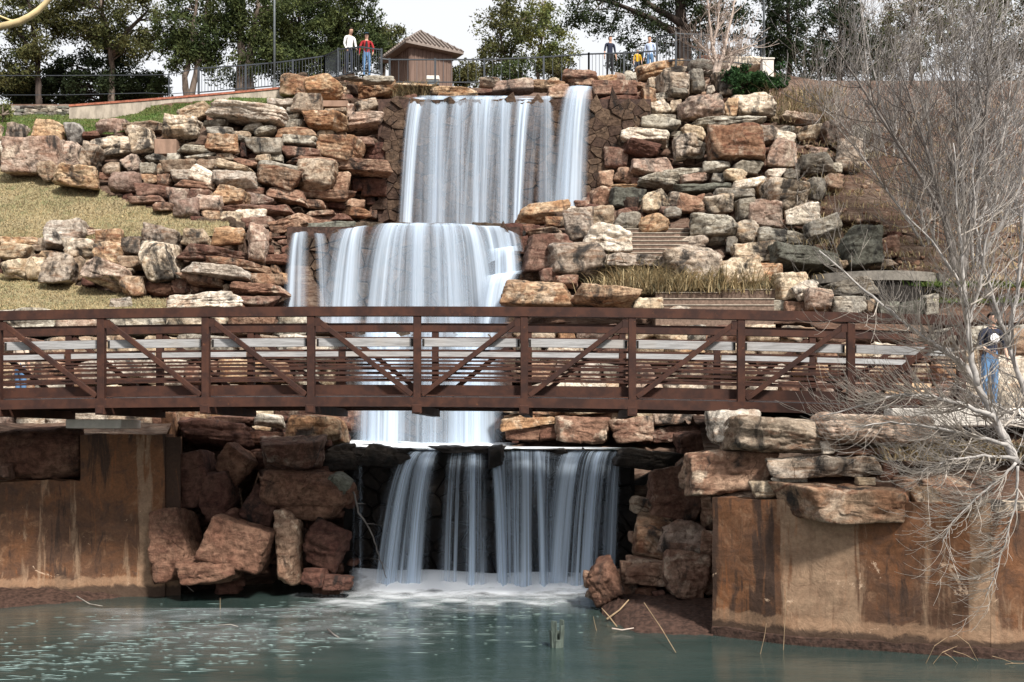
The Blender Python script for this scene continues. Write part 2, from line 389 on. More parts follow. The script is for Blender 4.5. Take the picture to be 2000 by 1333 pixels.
M = dict(
 dirt=mat_dirt(), rust=mat_rust(), wood=mat_wood_grey(), wall=mat_wall(), water=mat_water(), fall=mat_fall(), foam=mat_foam(),
 lawn=mat_grass("green_lawn", (0.070, 0.125, 0.032), (0.115, 0.125, 0.048), (0.155, 0.125, 0.062)),
 dry=mat_grass("dry_lawn", (0.30, 0.245, 0.150), (0.25, 0.22, 0.125), (0.150, 0.165, 0.080)),
 blade_dry=mat_leaf("dry_grass_blade", (0.33, 0.27, 0.175), (0.26, 0.215, 0.145)),
 blade_green=mat_leaf("green_grass_blade", (0.08, 0.14, 0.036), (0.125, 0.145, 0.05)),
 mud=mat_simple("mud", (0.050, 0.028, 0.021), 0.75, 12, 0.6, 1.0),
 conc=mat_simple("pale_concrete", (0.33, 0.285, 0.235), 0.9, 5, 0.28, 0.3, (1, 1, 0.35)),
 white_conc=mat_simple("white_concrete", (0.66, 0.62, 0.57), 0.85, 5, 0.1, 0.2),
 step=mat_simple("brown_step_concrete", (0.155, 0.108, 0.083), 0.9, 14, 0.35, 0.5),
 pinkconc=mat_simple("pinkish_concrete", (0.26, 0.17, 0.125), 0.9, 4, 0.25, 0.3, (1, 1, 0.3)),
 brick=mat_simple("red_brick", (0.30, 0.11, 0.07), 0.9, 12, 0.35, 0.4),
 rail=mat_simple("dark_rail_paint", (0.035, 0.042, 0.052), 0.5, 8, 0.2, 0.1, spec=0.4),
 pole=mat_simple("grey_pole_paint", (0.10, 0.115, 0.125), 0.5, 8, 0.2, 0.1, spec=0.4),
 siding=mat_simple("brown_metal_siding", (0.145, 0.095, 0.075), 0.6, 3, 0.18, 0.1, (1, 1, 0.3)),
 roof=mat_simple("brown_metal_roof", (0.20, 0.165, 0.145), 0.5, 3, 0.15, 0.1),
 blackmud=mat_simple("black_mortar", (0.012, 0.010, 0.009), 0.8),
 greyconc=mat_simple("grey_concrete", (0.17, 0.155, 0.135), 0.9, 8, 0.3, 0.4),
 dark=mat_simple("near_black", (0.02, 0.017, 0.015), 0.9),  # near-black for the rub board brackets and the ledge base
 bark=mat_simple("grey_bark", (0.145, 0.115, 0.095), 0.95, 7, 0.45, 0.9, (1, 1, 0.2)),
 bark_d=mat_simple("dark_bark", (0.055, 0.042, 0.036), 0.95, 7, 0.45, 0.9, (1, 1, 0.2)),
 twig=mat_simple("pale_bare_twig", (0.33, 0.295, 0.26), 0.85, 5, 0.3, 0.2),
 twig_g=mat_simple("grey_bare_twig", (0.33, 0.31, 0.295), 0.85, 5, 0.35, 0.2),
 twig_d=mat_simple("dark_bare_twig", (0.15, 0.135, 0.125), 0.85, 5, 0.35, 0.2),
 twig_w=mat_simple("bleached_twig", (0.44, 0.36, 0.31), 0.85, 5, 0.2, 0.2),
 reed=mat_simple("straw_reed", (0.26, 0.185, 0.115), 0.85, 5, 0.3, 0.2),
 stump=mat_simple("wet_green_wood", (0.085, 0.105, 0.09), 0.6, 9, 0.5, 0.6, (1, 1, 0.3)),
 yellow=mat_simple("yellow_branch_bark", (0.50, 0.40, 0.22), 0.7, 3, 0.45, 0.3),
 cedar=mat_leaf("cedar_leaf", (0.042, 0.064, 0.026), (0.072, 0.090, 0.034)),
 cedar_d=mat_leaf("dark_evergreen_leaf", (0.020, 0.032, 0.016), (0.030, 0.044, 0.020)),
 oak=mat_leaf("olive_leaf", (0.070, 0.082, 0.034), (0.105, 0.105, 0.045)),
 light=mat_leaf("light_leaf", (0.105, 0.135, 0.055), (0.165, 0.165, 0.055)),
 juniper=mat_leaf("juniper_leaf", (0.020, 0.055, 0.020), (0.032, 0.075, 0.028)),
)
# ------------------------------------------------------------------ terrain
KN = [  # photo column -> (row, distance) knots, bottom to top
 (-700, [(1200, 22.4), (870, 23.0), (862, 23.6), (760, 25), (640, 26.4), (600, 27.2), (545, 29.8), (455, 31.0), (430, 32.0), (335, 35.5), (250, 36.4), (238, 38.2), (215, 39.8), (204, 40.2)]),
 (0,    [(1200, 22.4), (870, 23.0), (862, 23.6), (760, 25), (640, 26.4), (600, 27.2), (545, 29.8), (455, 31.0), (430, 32.0), (335, 35.5), (250, 36.4), (238, 38.2), (215, 39.8), (204, 40.2)]),
 (200,  [(1200, 22.4), (870, 23.0), (862, 23.6), (760, 25), (640, 26.4), (610, 27.0), (575, 29.0), (460, 30.6), (445, 31.2), (375, 34.0), (262, 35.8), (245, 36.8), (225, 39.6), (204, 40.2)]),
 (430,  [(1200, 22.6), (870, 23.4), (862, 24.0), (760, 25), (640, 26.4), (600, 27.6), (575, 28.6), (455, 29.6), (442, 30.2), (432, 31.6), (330, 33.4), (205, 35.6), (190, 39.5), (182, 40.4)]),
 (560,  [(1200, 22.8), (880, 23.0), (870, 24.6), (760, 25.4), (640, 26.3), (620, 28.4), (590, 28.9), (450, 29.8), (442, 30.6), (432, 33.2), (330, 34.2), (205, 35.8), (198, 38.0), (180, 40.3)]),
 (605,  [(1200, 22.8), (880, 23.0), (870, 25.0), (760, 25.6), (640, 26.3), (624, 28.4), (590, 28.9), (450, 29.9), (442, 31.0), (432, 33.6), (330, 34.5), (200, 35.8), (165, 37.2), (155, 40.6)]),
 (650,  [(1200, 23.3), (884, 23.4), (872, 26.2), (760, 26.4), (640, 26.8), (628, 29.2), (590, 29.6), (450, 30.3), (442, 31.6), (434, 34.2), (330, 34.8), (200, 35.9), (160, 37.4), (152, 41.0)]),
 (770,  [(1200, 23.4), (884, 23.5), (874, 26.4), (760, 26.6), (640, 26.9), (632, 29.5), (590, 29.9), (450, 30.5), (442, 33.6), (436, 35.7), (330, 36.0), (202, 36.4), (192, 37.6), (172, 41.5)]),
 (1010, [(1200, 23.4), (884, 23.5), (874, 26.4), (760, 26.6), (640, 26.9), (632, 29.5), (590, 29.9), (450, 30.5), (442, 33.6), (436, 35.7), (330, 36.0), (202, 36.4), (192, 37.6), (172, 41.5)]),
 (1080, [(1200, 23.4), (884, 23.5), (872, 25.8), (760, 25.8), (640, 27.0), (610, 27.6), (540, 28.8), (450, 30.4), (410, 33.4), (400, 35.5), (330, 35.9), (202, 36.4), (192, 37.6), (165, 41.5)]),
 (1220, [(1200, 23.2), (884, 23.4), (872, 25.1), (760, 25.6), (640, 27.0), (610, 27.6), (540, 28.9), (450, 30.6), (400, 32.4), (390, 34.4), (330, 35.4), (210, 36.1), (170, 37.0), (150, 41.0)]),
 (1400, [(1200, 22.0), (900, 22.8), (872, 24.6), (760, 25.3), (640, 26.6), (600, 28.0), (540, 29.0), (450, 30.8), (400, 32.0), (330, 33.6), (220, 35.8), (150, 37.6), (130, 38.6), (122, 41.0)]),
 (1600, [(1200, 22.0), (900, 22.6), (872, 23.6), (760, 25.0), (640, 26.4), (560, 28.2), (500, 29.2), (450, 30.4), (400, 31.6), (330, 33.6), (250, 36.2), (200, 38.6), (165, 42.0), (158, 44.0)]),
 (2000, [(1200, 22.0), (900, 22.6), (872, 23.2), (760, 24.6), (640, 26.4), (560, 28.2), (500, 29.6), (450, 31.0), (400, 32.6), (330, 35.0), (250, 38.6), (200, 41.2), (165, 44.0), (158, 45.5)]),
 (2700, [(1200, 22.0), (900, 22.6), (872, 23.2), (760, 24.6), (640, 26.4), (560, 28.2), (500, 29.6), (450, 31.0), (400, 32.6), (330, 35.0), (250, 38.6), (200, 41.2), (165, 44.0), (158, 45.5)]),
]
_kx = np.array([k[0] for k in KN], float)
def _col(c, y):
    ks = KN[c][1]; ys = np.array([k[0] for k in ks])[::-1]; ds = np.array([k[1] for k in ks])[::-1]
    return np.interp(y, ys, ds)
def top_row(px): return float(np.interp(px, _kx, [k[1][-1][0] for k in KN]))
def D(px, py):
    i = int(np.clip(np.searchsorted(_kx, px) - 1, 0, len(KN) - 2))
    t = (px - _kx[i]) / (_kx[i + 1] - _kx[i])
    return float(_col(i, py) * (1 - t) + _col(i + 1, py) * t)

def build_hill():
    xs = np.arange(-700, 2701, 14.0); nv = 150
    V = []; 
    for x in xs:
        tr = top_row(x)
        ys = np.linspace(1200, tr, nv)
        i = int(np.clip(np.searchsorted(_kx, x) - 1, 0, len(KN) - 2)); t = (x - _kx[i]) / (_kx[i + 1] - _kx[i])
        # sample knots in a shared parameter so that ledges line up between columns
        ds = _col(i, ys) * (1 - t) + _col(i + 1, ys) * t
        X = (x - 1000) * ds / F; Z = CZ + (HY - ys) * ds / F
        V.append(np.stack([X, ds, Z], 1))
    V = np.array(V); nx = len(xs)
    # the ground lies back where stones are stacked against it
    for i, x in enumerate(xs):
        ys = np.linspace(1200, top_row(x), nv); gi = np.clip(((x + 700) / 4).astype(int), 0, COVER.shape[0] - 1); gj = np.clip((ys / 4).astype(int), 0, COVER.shape[1] - 1)
        o_ = COVER[gi, gj] * 1.5; d0 = V[i, :, 1].copy(); V[i, :, 1] += o_; V[i, :, 0] *= V[i, :, 1] / d0; V[i, :, 2] = CZ + (V[i, :, 2] - CZ) * V[i, :, 1] / d0
    n = fbm(V.reshape(-1, 3) * 0.9, 4).reshape(nx, nv)
    V[:, :, 1] += n * 0.16; V[:, :, 2] += n * 0.05
    # the flat top runs on behind the crest
    ext = []
    for dd in (3, 8, 30, 160, 900):
        e = V[:, -1, :].copy(); e[:, 1] += dd; e[:, 0] *= (e[:, 1] / V[:, -1, 1]); e[:, 2] += 0.0
        ext.append(e[:, None, :])
    V = np.concatenate([V] + ext, 1); nv2 = V.shape[1]
    idx = np.arange(nx * nv2).reshape(nx, nv2)
    f = np.stack([idx[:-1, :-1].ravel(), idx[1:, :-1].ravel(), idx[1:, 1:].ravel(), idx[:-1, 1:].ravel()], 1)
    o = link("terrain", mesh_np("terrain", V.reshape(-1, 3), f, True), M['dirt'])
    tag(o, kind="structure"); return o

def in_poly(x, y, poly):
    r = False; j = len(poly) - 1
    for i in range(len(poly)):
        xi, yi = poly[i]; xj, yj = poly[j]
        if (yi > y) != (yj > y) and x < (xj - xi) * (y - yi) / (yj - yi) + xi: r = not r
        j = i
    return r
def lawn(name, poly, mat, blade, nblade, seed, h=0.045, lift=0.05, step=(8, 4)):
    x0 = min(p[0] for p in poly); x1 = max(p[0] for p in poly); y0 = min(p[1] for p in poly); y1 = max(p[1] for p in poly)
    xs = np.arange(x0, x1 + step[0], step[0]); ys = np.arange(y0, y1 + step[1], step[1])
    ids = {}; V = []; Fc = []
    def vid(i, j):
        if (i, j) not in ids:
            p = P(xs[i], ys[j], D(xs[i], ys[j])); ids[(i, j)] = len(V)
            n = float(fbm(np.array([[p.x * .9, p.y * .9, p.z * .9]]), 4)[0])
            V.append((p.x, p.y + n * 0.16 - lift, p.z + n * 0.05 + lift))
        return ids[(i, j)]
    cells = []
    for i in range(len(xs) - 1):
        for j in range(len(ys) - 1):
            if in_poly(xs[i] + step[0] / 2, ys[j] + step[1] / 2, poly):
                Fc.append((vid(i, j), vid(i, j + 1), vid(i + 1, j + 1), vid(i + 1, j))); cells.append(Fc[-1])
    o = link(name, mesh_np(name, V, Fc, True), mat); tag(o, kind="structure")
    # blades
    rr = np.random.RandomState(seed); Va = np.array(V)
    c = np.array(cells)[rr.randint(0, len(cells), nblade)]
    a, b = rr.rand(nblade, 1), rr.rand(nblade, 1)
    p = (Va[c[:, 0]] * (1 - a) + Va[c[:, 3]] * a) * (1 - b) + (Va[c[:, 1]] * (1 - a) + Va[c[:, 2]] * a) * b
    ang = rr.rand(nblade) * 6.283; w = 0.010 + 0.008 * rr.rand(nblade)
    hh = h * (0.5 + rr.rand(nblade)); lean = (rr.rand(nblade, 2) - 0.5) * 0.09
    side = np.stack([np.cos(ang) * w, np.sin(ang) * w, np.zeros(nblade)], 1)
    tip = p + np.stack([lean[:, 0], lean[:, 1], hh], 1)
    vv = np.stack([p - side, p + side, tip], 1).reshape(-1, 3)
    g = link("grass", mesh_np("grass", vv, np.arange(len(vv)).reshape(-1, 3)), blade)
    tag(g, "short mown grass blades covering the " + name.replace("_", " "), "grass", kind="stuff")
lawn("green_lawn", [(-120, 232), (60, 228), (160, 226), (280, 214), (400, 202), (565, 182), (580, 200), (560, 212), (500, 214), (400, 224), (330, 250), (160, 272), (-120, 272)], M['lawn'], M['blade_green'], 22000, 1)
lawn("upper_dry_lawn", [(-400, 330), (0, 330), (30, 346), (100, 350), (200, 376), (265, 402), (330, 418), (445, 436), (450, 462), (350, 468), (230, 464), (160, 478), (0, 474), (-400, 474)], M['dry'], M['blade_dry'], 45000, 2)
lawn("lower_dry_lawn", [(-400, 540), (0, 540), (90, 552), (170, 566), (250, 580), (330, 590), (330, 612), (200, 640), (-400, 640)], M['dry'], M['blade_dry'], 26000, 3)

# pond bed and far ground, pond water
gme = mesh_np("ground", [(-900, -900, -0.9), (900, -900, -0.9), (900, 900, -0.9), (-900, 900, -0.9)], [(0, 1, 2, 3)])
tag(link("ground", gme, M['mud']), kind="structure")
def grid_mesh(name, x0, x1, y0, y1, nx, ny, zf, mat, smooth=True):
    xs = np.linspace(x0, x1, nx); ys = np.linspace(y0, y1, ny)
    V = [(x, y, zf(x, y)) for x in xs for y in ys]
    idx = np.arange(nx * ny).reshape(nx, ny)
    f = np.stack([idx[:-1, :-1].ravel(), idx[1:, :-1].ravel(), idx[1:, 1:].ravel(), idx[:-1, 1:].ravel()], 1)
    return link(name, mesh_np(name, V, f, smooth), mat)
tag(grid_mesh("pond_water", -45, 45, -6, 24.5, 40, 40, lambda x, y: 0.0, M['water']), kind="structure")
# near bank that the photographer stands on
tag(grid_mesh("near_bank", -45, 45, -40, 2.5, 30, 20, lambda x, y: 1.5 * max(0, min(1, (1.5 - y) / 4)) ** 0.7 - 0.25, M['dirt']), kind="structure")

# banks beside the pond, under the two bridge ends
RW = [(1392, 16.95), (1530, 16.2), (1935, 15.15), (2500, 14.3)]       # right wall line (photo column, distance)
LW = [(-600, 20.2), (0, 20.7), (322, 21.3)]
def W(px, d): return ((px - 1000) * d / F, d)
def bank(name, line, back, z0, z1, mat, seed, lift=0.25):
    n = 40; pts = []
    xs = np.linspace(line[0][0], line[-1][0], n); ds = np.interp(xs, [l[0] for l in line], [l[1] for l in line])
    V = []; m = 14
    for x, d in zip(xs, ds):
        for k in range(m):
            t = k / (m - 1); dd = d + lift + t * (back - d)
            X, Y = W(x, d); X2 = X * (1 + (dd - d) / d * 0.55)
            V.append((X2, dd, z0 + (z1 - z0) * min(1, t * 3.0) ** 0.8))
    V = np.array(V); V[:, 2] += fbm(V * 1.1 + seed, 4) * 0.10
    idx = np.arange(n * m).reshape(n, m)
    f = np.stack([idx[:-1, :-1].ravel(), idx[1:, :-1].ravel(), idx[1:, 1:].ravel(), idx[:-1, 1:].ravel()], 1)
    tag(link(name, mesh_np(name, V, f, True), mat), kind="structure")
bank("right_bank", RW, 25.5, 2.0, 3.45, M['dirt'], 3)
bank("left_bank", [(-600, 20.4), (0, 20.9), (318, 21.5)], 25.0, 3.0, 3.35, M['dirt'], 9)

def wall_run(name, line, ztop, zbot, thick, mat, parent, seed=0, dz=None):
    """a concrete wall body along a polyline, finely divided so that its face and arris are uneven"""
    pts = []
    for (a, b) in zip(line[:-1], line[1:]):
        A = Vector(W(*a)); B = Vector(W(*b)); L = (B - A).length; k = max(2, int(L / 0.12))
        for i in range(k): pts.append(A.lerp(B, i / k))
    pts.append(Vector(W(*line[-1])))
    n = len(pts); m = 26; V = []; 
    for i, p in enumerate(pts):
        t = (pts[min(i + 1, n - 1)] - pts[max(i - 1, 0)]).normalized(); nor = Vector((t.y, -t.x))
        if nor.y > 0: nor = -nor
        for j in range(m):
            z = zbot + (ztop - zbot) * j / (m - 1)
            V.append((p.x, p.y, z, nor.x, nor.y))
        for j in range(3):
            q = p - nor * thick * (j + 1) / 3
            V.append((q.x, q.y, ztop, 0, 0))
        q = p - nor * thick; V.append((q.x, q.y, zbot, 0, 0))
    V = np.array(V); c = m + 4
    q = V[:, :3].copy(); nn = fbm(q * np.array([1.6, 1.6, 1.6]) + seed, 5, 0.55) * 0.028
    V[:, 0] += V[:, 3] * nn; V[:, 1] += V[:, 4] * nn
    top = np.arange(len(V)) % c >= m - 1
    V[:, 2] += np.where(top & (V[:, 2] > zbot + 0.1), fbm(q * 3 + 3, 3) * 0.03, 0)
    idx = np.arange(n * c).reshape(n, c)
    f = np.stack([idx[:-1, :-1].ravel(), idx[1:, :-1].ravel(), idx[1:, 1:].ravel(), idx[:-1, 1:].ravel()], 1)
    f = list(map(tuple, f)); me = bpy.data.meshes.new(name)
    f.append(tuple(idx[0])); f.append(tuple(idx[-1][::-1]))
    me.from_pydata(V[:, :3].tolist(), [], f); me.update()
    return link(name, me, mat, parent)
rw = empty("concrete_wall", (*W(1392, 16.95), 0))
tag(rw, "tall rust-streaked concrete retaining wall at the right edge of the pond", "wall")
def under(parent, o):
    o.parent = parent; o.matrix_parent_inverse = parent.matrix_world.inverted() if False else Matrix.Translation(parent.location).inverted(); return o
under(rw, wall_run("wall_body", [(1392, 21.5)] + [], 2.2, -0.6, 0.5, M['wall'], None) if False else wall_run("wall_body", RW[:3], 2.16, -0.6, 0.6, M['wall'], None, 2))
under(rw, wall_run("wall_body", [(1935.6, 15.19), (2500, 14.36)], 2.05, -0.6, 0.6, M['wall'], None, 5))
a_, b_ = W(1392.2, 16.98), W(1402, 21.6)
mb = MB(); mb.v = [(a_[0], a_[1], -.6), (a_[0], a_[1], 2.15), (a_[0] + .35, a_[1], 2.15), (a_[0] + .35, a_[1], -.6), (b_[0], b_[1], -.6), (b_[0], b_[1], 2.15), (b_[0] + .35, b_[1], 2.15), (b_[0] + .35, b_[1], -.6)]
mb.f = [(0, 1, 2, 3), (4, 7, 6, 5), (0, 4, 5, 1), (1, 5, 6, 2), (2, 6, 7, 3), (3, 7, 4, 0)]; under(rw, mb.build("wall_return", M['wall'], None))
foot = wall_run("footing", [(1390, 16.88), (1530, 16.10), (1935, 15.05), (2500, 14.2)], 0.13, -0.6, 0.3, M['mud'], None, 11); under(rw, foot)
lw = empty("concrete_wall", (*W(322, 21.3), 0))
tag(lw, "rust-brown concrete abutment wall under the left end of the bridge", "wall")
under(lw, wall_run("wall_body", [(157, 20.84), (322, 21.0)], 3.16, -0.6, 0.8, M['wall'], None, 21))
under(lw, wall_run("wall_body", [(-600, 20.1), (157, 20.84)], 2.26, -0.6, 0.5, M['wall'], None, 21))
under(lw, wall_run("wall_back", [(-600, 21.5), (158, 21.7)], 3.18, -0.6, 0.3, M['wall'], None, 27))
under(lw, wall_run("wall_return", [(321.5, 21.05), (330, 23.6)], 3.1, -0.6, 0.3, M['wall'], None, 29))
# pale plaster remnant on the left wall
def patch(name, pts, d, mat, parent, th=0.02):
    me = bpy.data.meshes.new(name); n = len(pts)
    v = [tuple(P(x, y, d)) for x, y in pts] + [tuple(P(x, y, d + 0.12)) for x, y in pts]
    f = [tuple(range(n))] + [(i, (i + 1) % n, n + (i + 1) % n, n + i) for i in range(n)]
    me.from_pydata(v, [], f); me.update(); o = link(name, me, mat); return under(parent, o)
patch("plaster_remnant", [(-40, 946), (30, 946), (36, 952), (31, 960), (34, 969), (27, 975), (29, 984), (22, 990), (24, 1000), (17, 1006), (19, 1014), (11, 1019), (13, 1027), (5, 1033), (6, 1041), (-6, 1044), (-40, 1052)], 20.72, M['white_conc'], lw)

# mud at the water's edge
def mud(name, line, depth, seed, h=0.10):
    n = 60; xs = np.linspace(line[0][0], line[-1][0], n)
    fy = np.interp(xs, [l[0] for l in line], [l[1] for l in line]); V = []; m = 16
    for x, y in zip(xs, fy):
        d0 = F * CZ / (y - HY)
        for k in range(m):
            t = k / (m - 1); dd = d0 + t * depth
            V.append(((x - 1000) * dd / F, dd, -0.05 + (0.06 + h * 1.6) * min(1, t * 2.2) ** 0.7))
    V = np.array(V); V[:, 2] += fbm(V * 4 + seed, 5, 0.6) * 0.04; V[:, 1] += fbm(V * 2 + seed + 9, 3) * 0.12
    idx = np.arange(n * m).reshape(n, m)
    f = np.stack([idx[:-1, :-1].ravel(), idx[1:, :-1].ravel(), idx[1:, 1:].ravel(), idx[:-1, 1:].ravel()], 1)
    tag(link(name, mesh_np(name, V, f, True), M['mud']), kind="structure")
mud("mud_bank", [(-200, 1205), (0, 1190), (120, 1180), (230, 1170), (330, 1156), (420, 1152)], 2.2, 1, 0.12)
mud("mud_bank", [(1175, 1200), (1200, 1222), (1240, 1240), (1300, 1243), (1392, 1245)], 3.2, 2, 0.14)

# ------------------------------------------------------------------ footbridge
BAY = 1.83; BS = 114.2; DB = F / BS
BO = P(815, 790, DB)                      # foot of the middle post, front truss
bridge = empty("footbridge", BO, math.radians(-2.4))
tag(bridge, "long rust-brown steel truss footbridge crossing in front of the waterfall", "bridge")
BW = 2.74
def bz(x): return -0.0017 * ((x + 1.9) ** 2 - 1.9 ** 2)
def zrow(y): return (790 - y) / BS
X0, X1 = -9 * BAY + 0.0, 5 * BAY
NB = range(-7, 6)
def bpart(mb, name, mat, bev=0.0): 
    return mb.build(name, mat, bridge, None, False, bev)
def curved(name, y, w, h, zc, mat, x0=X0, x1=X1, n=28):
    """a rail or chord that follows the camber"""
    v = []; f = []
    for i in range(n + 1):
        x = x0 + (x1 - x0) * i / n; z = bz(x) + zc
        v += [(x, y - w / 2, z - h / 2), (x, y + w / 2, z - h / 2), (x, y + w / 2, z + h / 2), (x, y - w / 2, z + h / 2)]
    for i in range(n):
        for j in range(4): f.append((i * 4 + j, (i + 1) * 4 + j, (i + 1) * 4 + (j + 1) % 4, i * 4 + (j + 1) % 4))
    f += [(0, 1, 2, 3), (n * 4 + 3, n * 4 + 2, n * 4 + 1, n * 4)]
    me = bpy.data.meshes.new(name); me.from_pydata(v, [], f); me.update()
    return link(name, me, mat, bridge)
for side in (0, 1):
    y = side * BW; inn = 1 if side == 0 else -1
    curved("top_chord", y, 0.155, 0.16, zrow(609), M['rust'])
    curved("bottom_chord", y, 0.155, 0.165, zrow(785.5), M['rust'])
    curved("toe_plate", y + inn * 0.14, 0.012, 0.17, zrow(761), M['rust'])
    for row in (632.5, 684, 698, 712, 720, 728, 741):
        curved("rail", y + inn * 0.095, 0.045, 0.034, zrow(row), M['rust'])
    for i in NB:
        x = i * BAY; z0 = zrow(777.5) + bz(x); z1 = zrow(617.5) + bz(x)
        mb = MB(); mb.box((x, y, (z0 + z1) / 2), (0.128, 0.125, z1 - z0)); bpart(mb, "post", M['rust'], 0.008)
        if i < 5:
            xa, xb = x + 0.085, x + BAY - 0.085
            ta, tb = z1 - 0.05, z0 + 0.045
            if i < 0: a, b = (xa, y, ta), (xb, y, bz(xb) + zrow(777.5) + 0.05)
            else: a, b = (xb, y, bz(xb) + zrow(617.5) - 0.05), (xa, y, z0 + 0.05)
            mb = MB(); mb.bar(a, b, 0.085, 0.085); bpart(mb, "diagonal", M['rust'], 0.006)
            mb = MB(); mb.box((xa if i < 0 else xb, y - 0.045 * inn, ta - 0.05 if i < 0 else bz(xb) + zrow(617.5) - 0.1), (0.16, 0.012, 0.15)); bpart(mb, "gusset_plate", M['rust'])
            xm = x + BAY / 2
            mb = MB(); zz = (zrow(668.5) + bz(xm)); sl = (bz(x + BAY) - bz(x)) / BAY
            mb.bar((x + 0.075, y + inn * 0.088, zz - sl * BAY / 2), (x + BAY - 0.075, y + inn * 0.088, zz + sl * BAY / 2), 0.038, 0.145)
            bd = bpart(mb, "rub_board", M['wood'], 0.004)
            for s_, xe in ((0, x + 0.10), (1, x + BAY - 0.10)):
                if side == 0:
                    mb = MB(); mb.box((xe, y + 0.064, zz + (0.5 if s_ else -0.5) * sl * BAY), (0.030, 0.010, 0.12))
                    mb.build("bracket", M['dark'], bd)
for i in NB:
    x = i * BAY; z = zrow(799.5) + bz(x)
    mb = MB(); mb.box((x, BW / 2, z), (0.165, BW + 0.17, 0.155)); fb = bpart(mb, "floor_beam", M['rust'], 0.006)
    mb = MB(); mb.box((x, -0.088, z), (0.115, 0.012, 0.105)); mb.build("end_cap", M['rust'], fb)
for yy in (0.55, 1.37, 2.19):
    curved("stringer", yy, 0.08, 0.10, zrow(786), M['rust'])
npl = 120
pl = MB(); pl.box((0, 0, 0), ((X1 - X0) / npl - 0.008, BW - 0.34, 0.05)); plm = bpy.data.meshes.new("deck_plank"); plm.from_pydata(pl.v, [], pl.f); plm.materials.append(M['wood'])
for i in range(npl):
    x = X0 + (X1 - X0) * (i + 0.5) / npl
    o = link("deck_plank", plm, None, bridge); o.location = (x, BW / 2, bz(x) + zrow(776.5) + 0.003)

# concrete approach slabs
s = MB(); s.box((0, 0, 0), (2.6, 2.9, 0.30)); o = s.build("approach_slab", M['white_conc'], None, (P(1855, 797, 18.2).x + 0.15, 18.95, 3.58 - 0.15), False, 0.02)
o.rotation_euler[2] = math.radians(-2.4); tag(o, "pale concrete slab at the right end of the footbridge", "slab")
s = MB(); s.box((0, 0, 0), (1.05, 1.1, 0.17)); o = s.build("concrete_block", M['white_conc'], None, (P(192, 828, 20.6).x, 20.9, P(192, 828, 20.35).z), False, 0.015)
tag(o, "pale concrete block lying under the left end of the bridge", "block")
# ------------------------------------------------------------------ rocks
def ico(sub):
    bm = bmesh.new(); bmesh.ops.create_icosphere(bm, subdivisions=sub, radius=1.0)
    bm.verts.ensure_lookup_table()
    v = np.array([x.co[:] for x in bm.verts]); f = np.array([[q.index for q in p.verts] for p in bm.faces]); bm.free()
    return v / np.linalg.norm(v, axis=1)[:, None], f
ICO = {2: ico(3), 3: ico(4), 4: ico(5)}     # 162 / 642 / 2562 vertices
def rock_verts(W_, H_, T_, seed, lod=3, rot=0.0, shape=None, strata=None):
    """irregular convex block with worn edges, ledges and chips; fills W_ x H_ seen from the front"""
    rr = np.random.RandomState(seed); U = ICO[lod][0]
    c, s_ = math.cos(rot), math.sin(rot); Rm = np.array([[c, 0, s_], [0, 1, 0], [-s_, 0, c]])
    if shape is None: shape = 's' if W_ / H_ > 2.3 else ('b' if rr.rand() < 0.82 else 'r')
    p = {'s': 30.0, 'b': 38.0, 'r': 20.0, 'c': 44.0}[shape] * (0.85 + 0.5 * rr.rand())
    N = []; Hh = []
    for ax in range(3):
        for sg in (-1, 1):
            n = np.zeros(3); n[ax] = sg; n += rr.randn(3) * (0.13 if shape != 'c' else 0.03); n /= np.linalg.norm(n); N.append(n); Hh.append(0.88 + 0.14 * rr.rand())
    ncut = {'s': 5, 'b': 6, 'r': 12, 'c': 1}[shape]
    for k in range(ncut):
        n = rr.randn(3); n /= np.linalg.norm(n); N.append(n)
        Hh.append(np.abs(n).sum() * (0.56 + 0.28 * rr.rand()) if shape != 'r' else np.abs(n).sum() * (0.54 + 0.24 * rr.rand()))
    N = np.array(N); Hh = np.array(Hh)
    q = np.maximum(0, U @ N.T / Hh) ** p
    r = q.sum(1) ** (-1.0 / p)
    v = U * r[:, None]
    v = v * np.array([W_ if abs(c) > .7 else H_, T_, H_ if abs(c) > .7 else W_]) * 0.5
    # relief in metres
    sz = (W_ * H_) ** 0.5; off = rr.rand(3) * 100
    n1 = fbm(v / (0.42 * sz + 0.05) + off, 3, 0.5)
    n2 = fbm(v * 7.0 + off, 4, 0.6)
    n3 = fbm(v * np.array([2.2, 2.2, 9.0]) / (sz + 0.25) * 1.3 + off, 3, 0.55)
    ridge = np.abs(fbm(v / (0.3 * sz + 0.05) + off + 40, 2)); notch = -np.clip(0.10 - ridge, 0, 1) / 0.10
    a = 0.034 if shape != 'c' else 0.02
    nd = U
    v = v + nd * (n1 * a * sz + n2 * 0.010 * min(1.5, sz * 2) + n3 * (0.022 if shape != 'c' else 0.008) * sz + notch * 0.040 * sz)[:, None]
    # bedding grooves
    if lod > 2 and shape != 'c':
        for k in range(rr.randint(1, 4)):
            zk = rr.uniform(-0.4, 0.4) * H_; w_ = 0.012 + 0.022 * rr.rand() * sz; wz = v[:, 2] + 0.10 * sz * vnoise(v / (0.5 * sz) + off + k * 9)
            gmask = np.clip(vnoise(v / (0.7 * sz) + off - k * 5) * 2 + 0.5, 0, 1)
            v = v - nd * (gmask * np.exp(-((wz - zk) / w_) ** 2) * (0.025 + 0.03 * rr.rand()) * sz)[:, None]
    v = v @ Rm.T
    for ax, L in ((0, W_), (2, H_)):
        lo, hi = v[:, ax].min(), v[:, ax].max()
        v[:, ax] = (v[:, ax] - (lo + hi) / 2) * (L / (hi - lo))
    v[:, 1] -= (v[:, 1].min() + v[:, 1].max()) / 2
    return v
_seed = [100]; COVER = np.zeros((860, 310))
